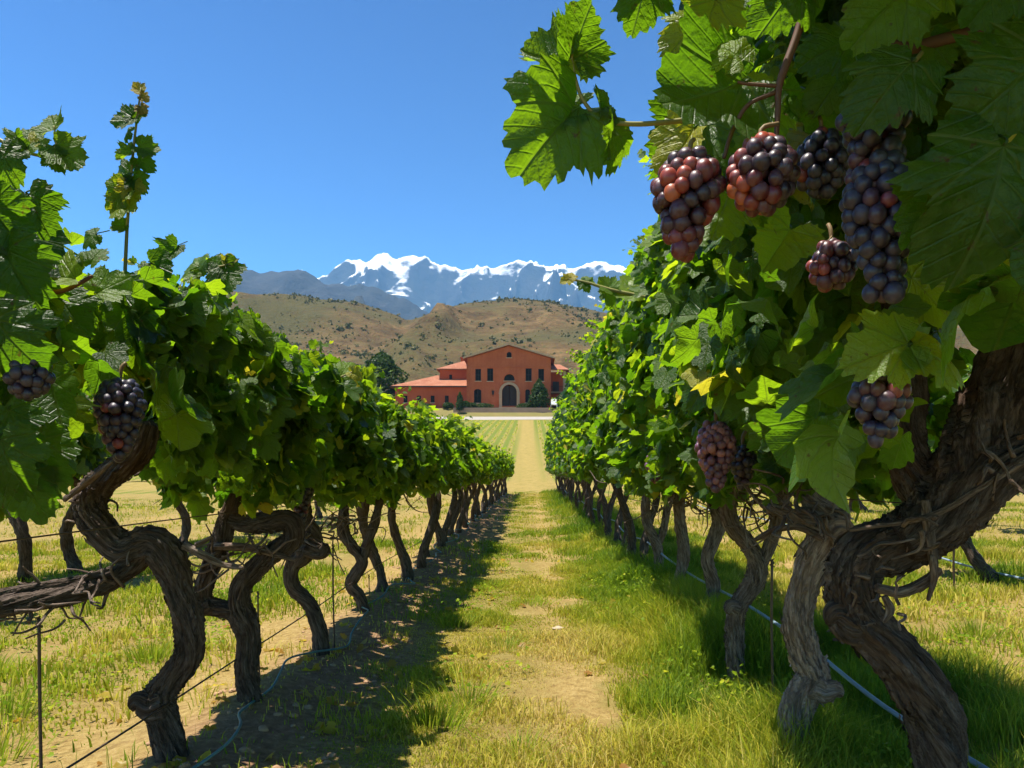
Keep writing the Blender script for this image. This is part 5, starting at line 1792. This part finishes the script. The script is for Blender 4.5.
leafy('bushy_conifer', 'bushy cone-shaped evergreen right of the arched winery door', 'tree', (wx(539) * 0.98, 147.2, BASE - 0.15), (5.3, [0, 0.12, 0.4, 0.8, 1], [1.5, 1.95, 1.75, 0.8, 0.1], 0.15), 2600, 0.24, 1, (4.4, 0.14))
leafy('cypress', 'small dark cypress in front of the left winery wing', 'tree', (wx(459.5) * 0.96, 144.9, BASE - 0.9), (3.4, [0, 0.15, 0.6, 1], [0.5, 0.72, 0.6, 0.08], 0.1), 900, 0.18, 2, (2.8, 0.08))
leafy('cypress', 'tall dark cypress at the right corner of the winery gallery', 'tree', (wx(570.0) * 1.0, 149.5, BASE - 0.1), (6.6, [0, 0.15, 0.6, 1], [0.9, 1.25, 1.05, 0.1], 0.2), 1600, 0.25, 3, (5.6, 0.12))
leafy('round_shrub', 'dark leafy shrub at the foot of the gallery pier', 'shrub', (wx(561.5), 148.9, BASE - 0.1), (2.8, [0, 0.3, 0.7, 1], [1.0, 1.3, 1.0, 0.2], 0.05), 900, 0.2, 4, (1.8, 0.06))
HGp = 'low hedges before the winery'
for i, (px_, w_, h_, y_, lab) in enumerate([(471.5, 1.1, 1.0, 147.4, 'low clipped hedge below the arched window left of the winery door'), (484, 1.7, 0.9, 147.6, 'long low hedge between the left hedge and the door steps'), (524.5, 1.5, 0.9, 147.6, 'low hedge between the door steps and the bushy evergreen'), (448, 1.0, 1.1, 147.8, 'little rounded bush under the windows of the left wing'), (465.5, 0.9, 1.3, 147.0, 'rounded bush at the corner where the left wing meets the gabled front'), (531, 1.0, 1.2, 147.0, 'rounded bush right of the door hedge, touching the bushy evergreen'), (425, 1.2, 0.9, 147.6, 'spreading bush below the second window of the left wing')]):
    leafy('low_hedge', lab, 'hedge', (wx(px_) * y_ / WY, y_, BASE - 0.25), (h_, [0, 0.5, 0.85, 1], [w_ * 0.85, w_, w_ * 0.8, w_ * 0.4], 0.05), 700, 0.17, 10 + i, (0.6, 0.05), HGp)
TG = 'trees beside the winery'
leafy('leafy_tree', 'large dark green tree standing left of the winery wing', 'tree', (-29.5, 156, BASE), (11.2, [0, 0.2, 0.55, 0.85, 1], [2.0, 4.6, 4.8, 2.8, 0.5], 1.5), 3200, 0.42, 20, (9, 0.3), TG)
leafy('leafy_tree', 'second dark tree just left of the large one by the winery', 'tree', (-35.5, 161, BASE), (9.5, [0, 0.25, 0.6, 0.85, 1], [2.0, 4.4, 4.3, 2.4, 0.5], 1.4), 2600, 0.42, 21, (7.6, 0.28), TG)
leafy('leafy_tree', 'dark tree behind the right end of the winery gallery', 'tree', (9.5, 164, BASE), (7.6, [0, 0.25, 0.6, 0.85, 1], [1.5, 3.1, 3.0, 1.8, 0.4], 1.2), 2000, 0.38, 22, (6, 0.25), TG)

# white garden chair at the right end of the forecourt
ch = thing('garden_chair', 'white slatted garden chair at the right end of the winery forecourt', 'chair', (wx(553.5), 147.4, BASE + 0.02))
bm = bmesh.new()
for k in range(5):
    add_box(bm, -0.5, 0.5, -0.35 + k * 0.17, -0.35 + k * 0.17 + 0.14, 0.42 - 0.02 * k, 0.46 - 0.02 * k)
bmobj('seat', bm, MT['white'], ch)
bm = bmesh.new()
for k in range(5):
    xx = -0.5 + k * 0.205
    add_slab(bm, [(xx, 0.50, 0.42), (xx + 0.18, 0.50, 0.42), (xx + 0.18, 0.85, 1.5 + 0.1 * math.sin((k + .5) / 5 * PI)), (xx, 0.85, 1.5 + 0.1 * math.sin((k + .5) / 5 * PI))], 0.06)
bmobj('backrest', bm, MT['white'], ch)
for s in (-1, 1):
    for yy in (-0.35, 0.4):
        bm = bmesh.new()
        add_box(bm, s * 0.56 - 0.05, s * 0.56 + 0.05, yy - 0.05, yy + 0.05, 0.0, 0.66)
        bmobj('leg', bm, MT['white'], ch)
    bm = bmesh.new()
    add_box(bm, s * 0.56 - 0.09, s * 0.56 + 0.09, -0.5, 0.55, 0.663, 0.71)
    bmobj('armrest', bm, MT['white'], ch)
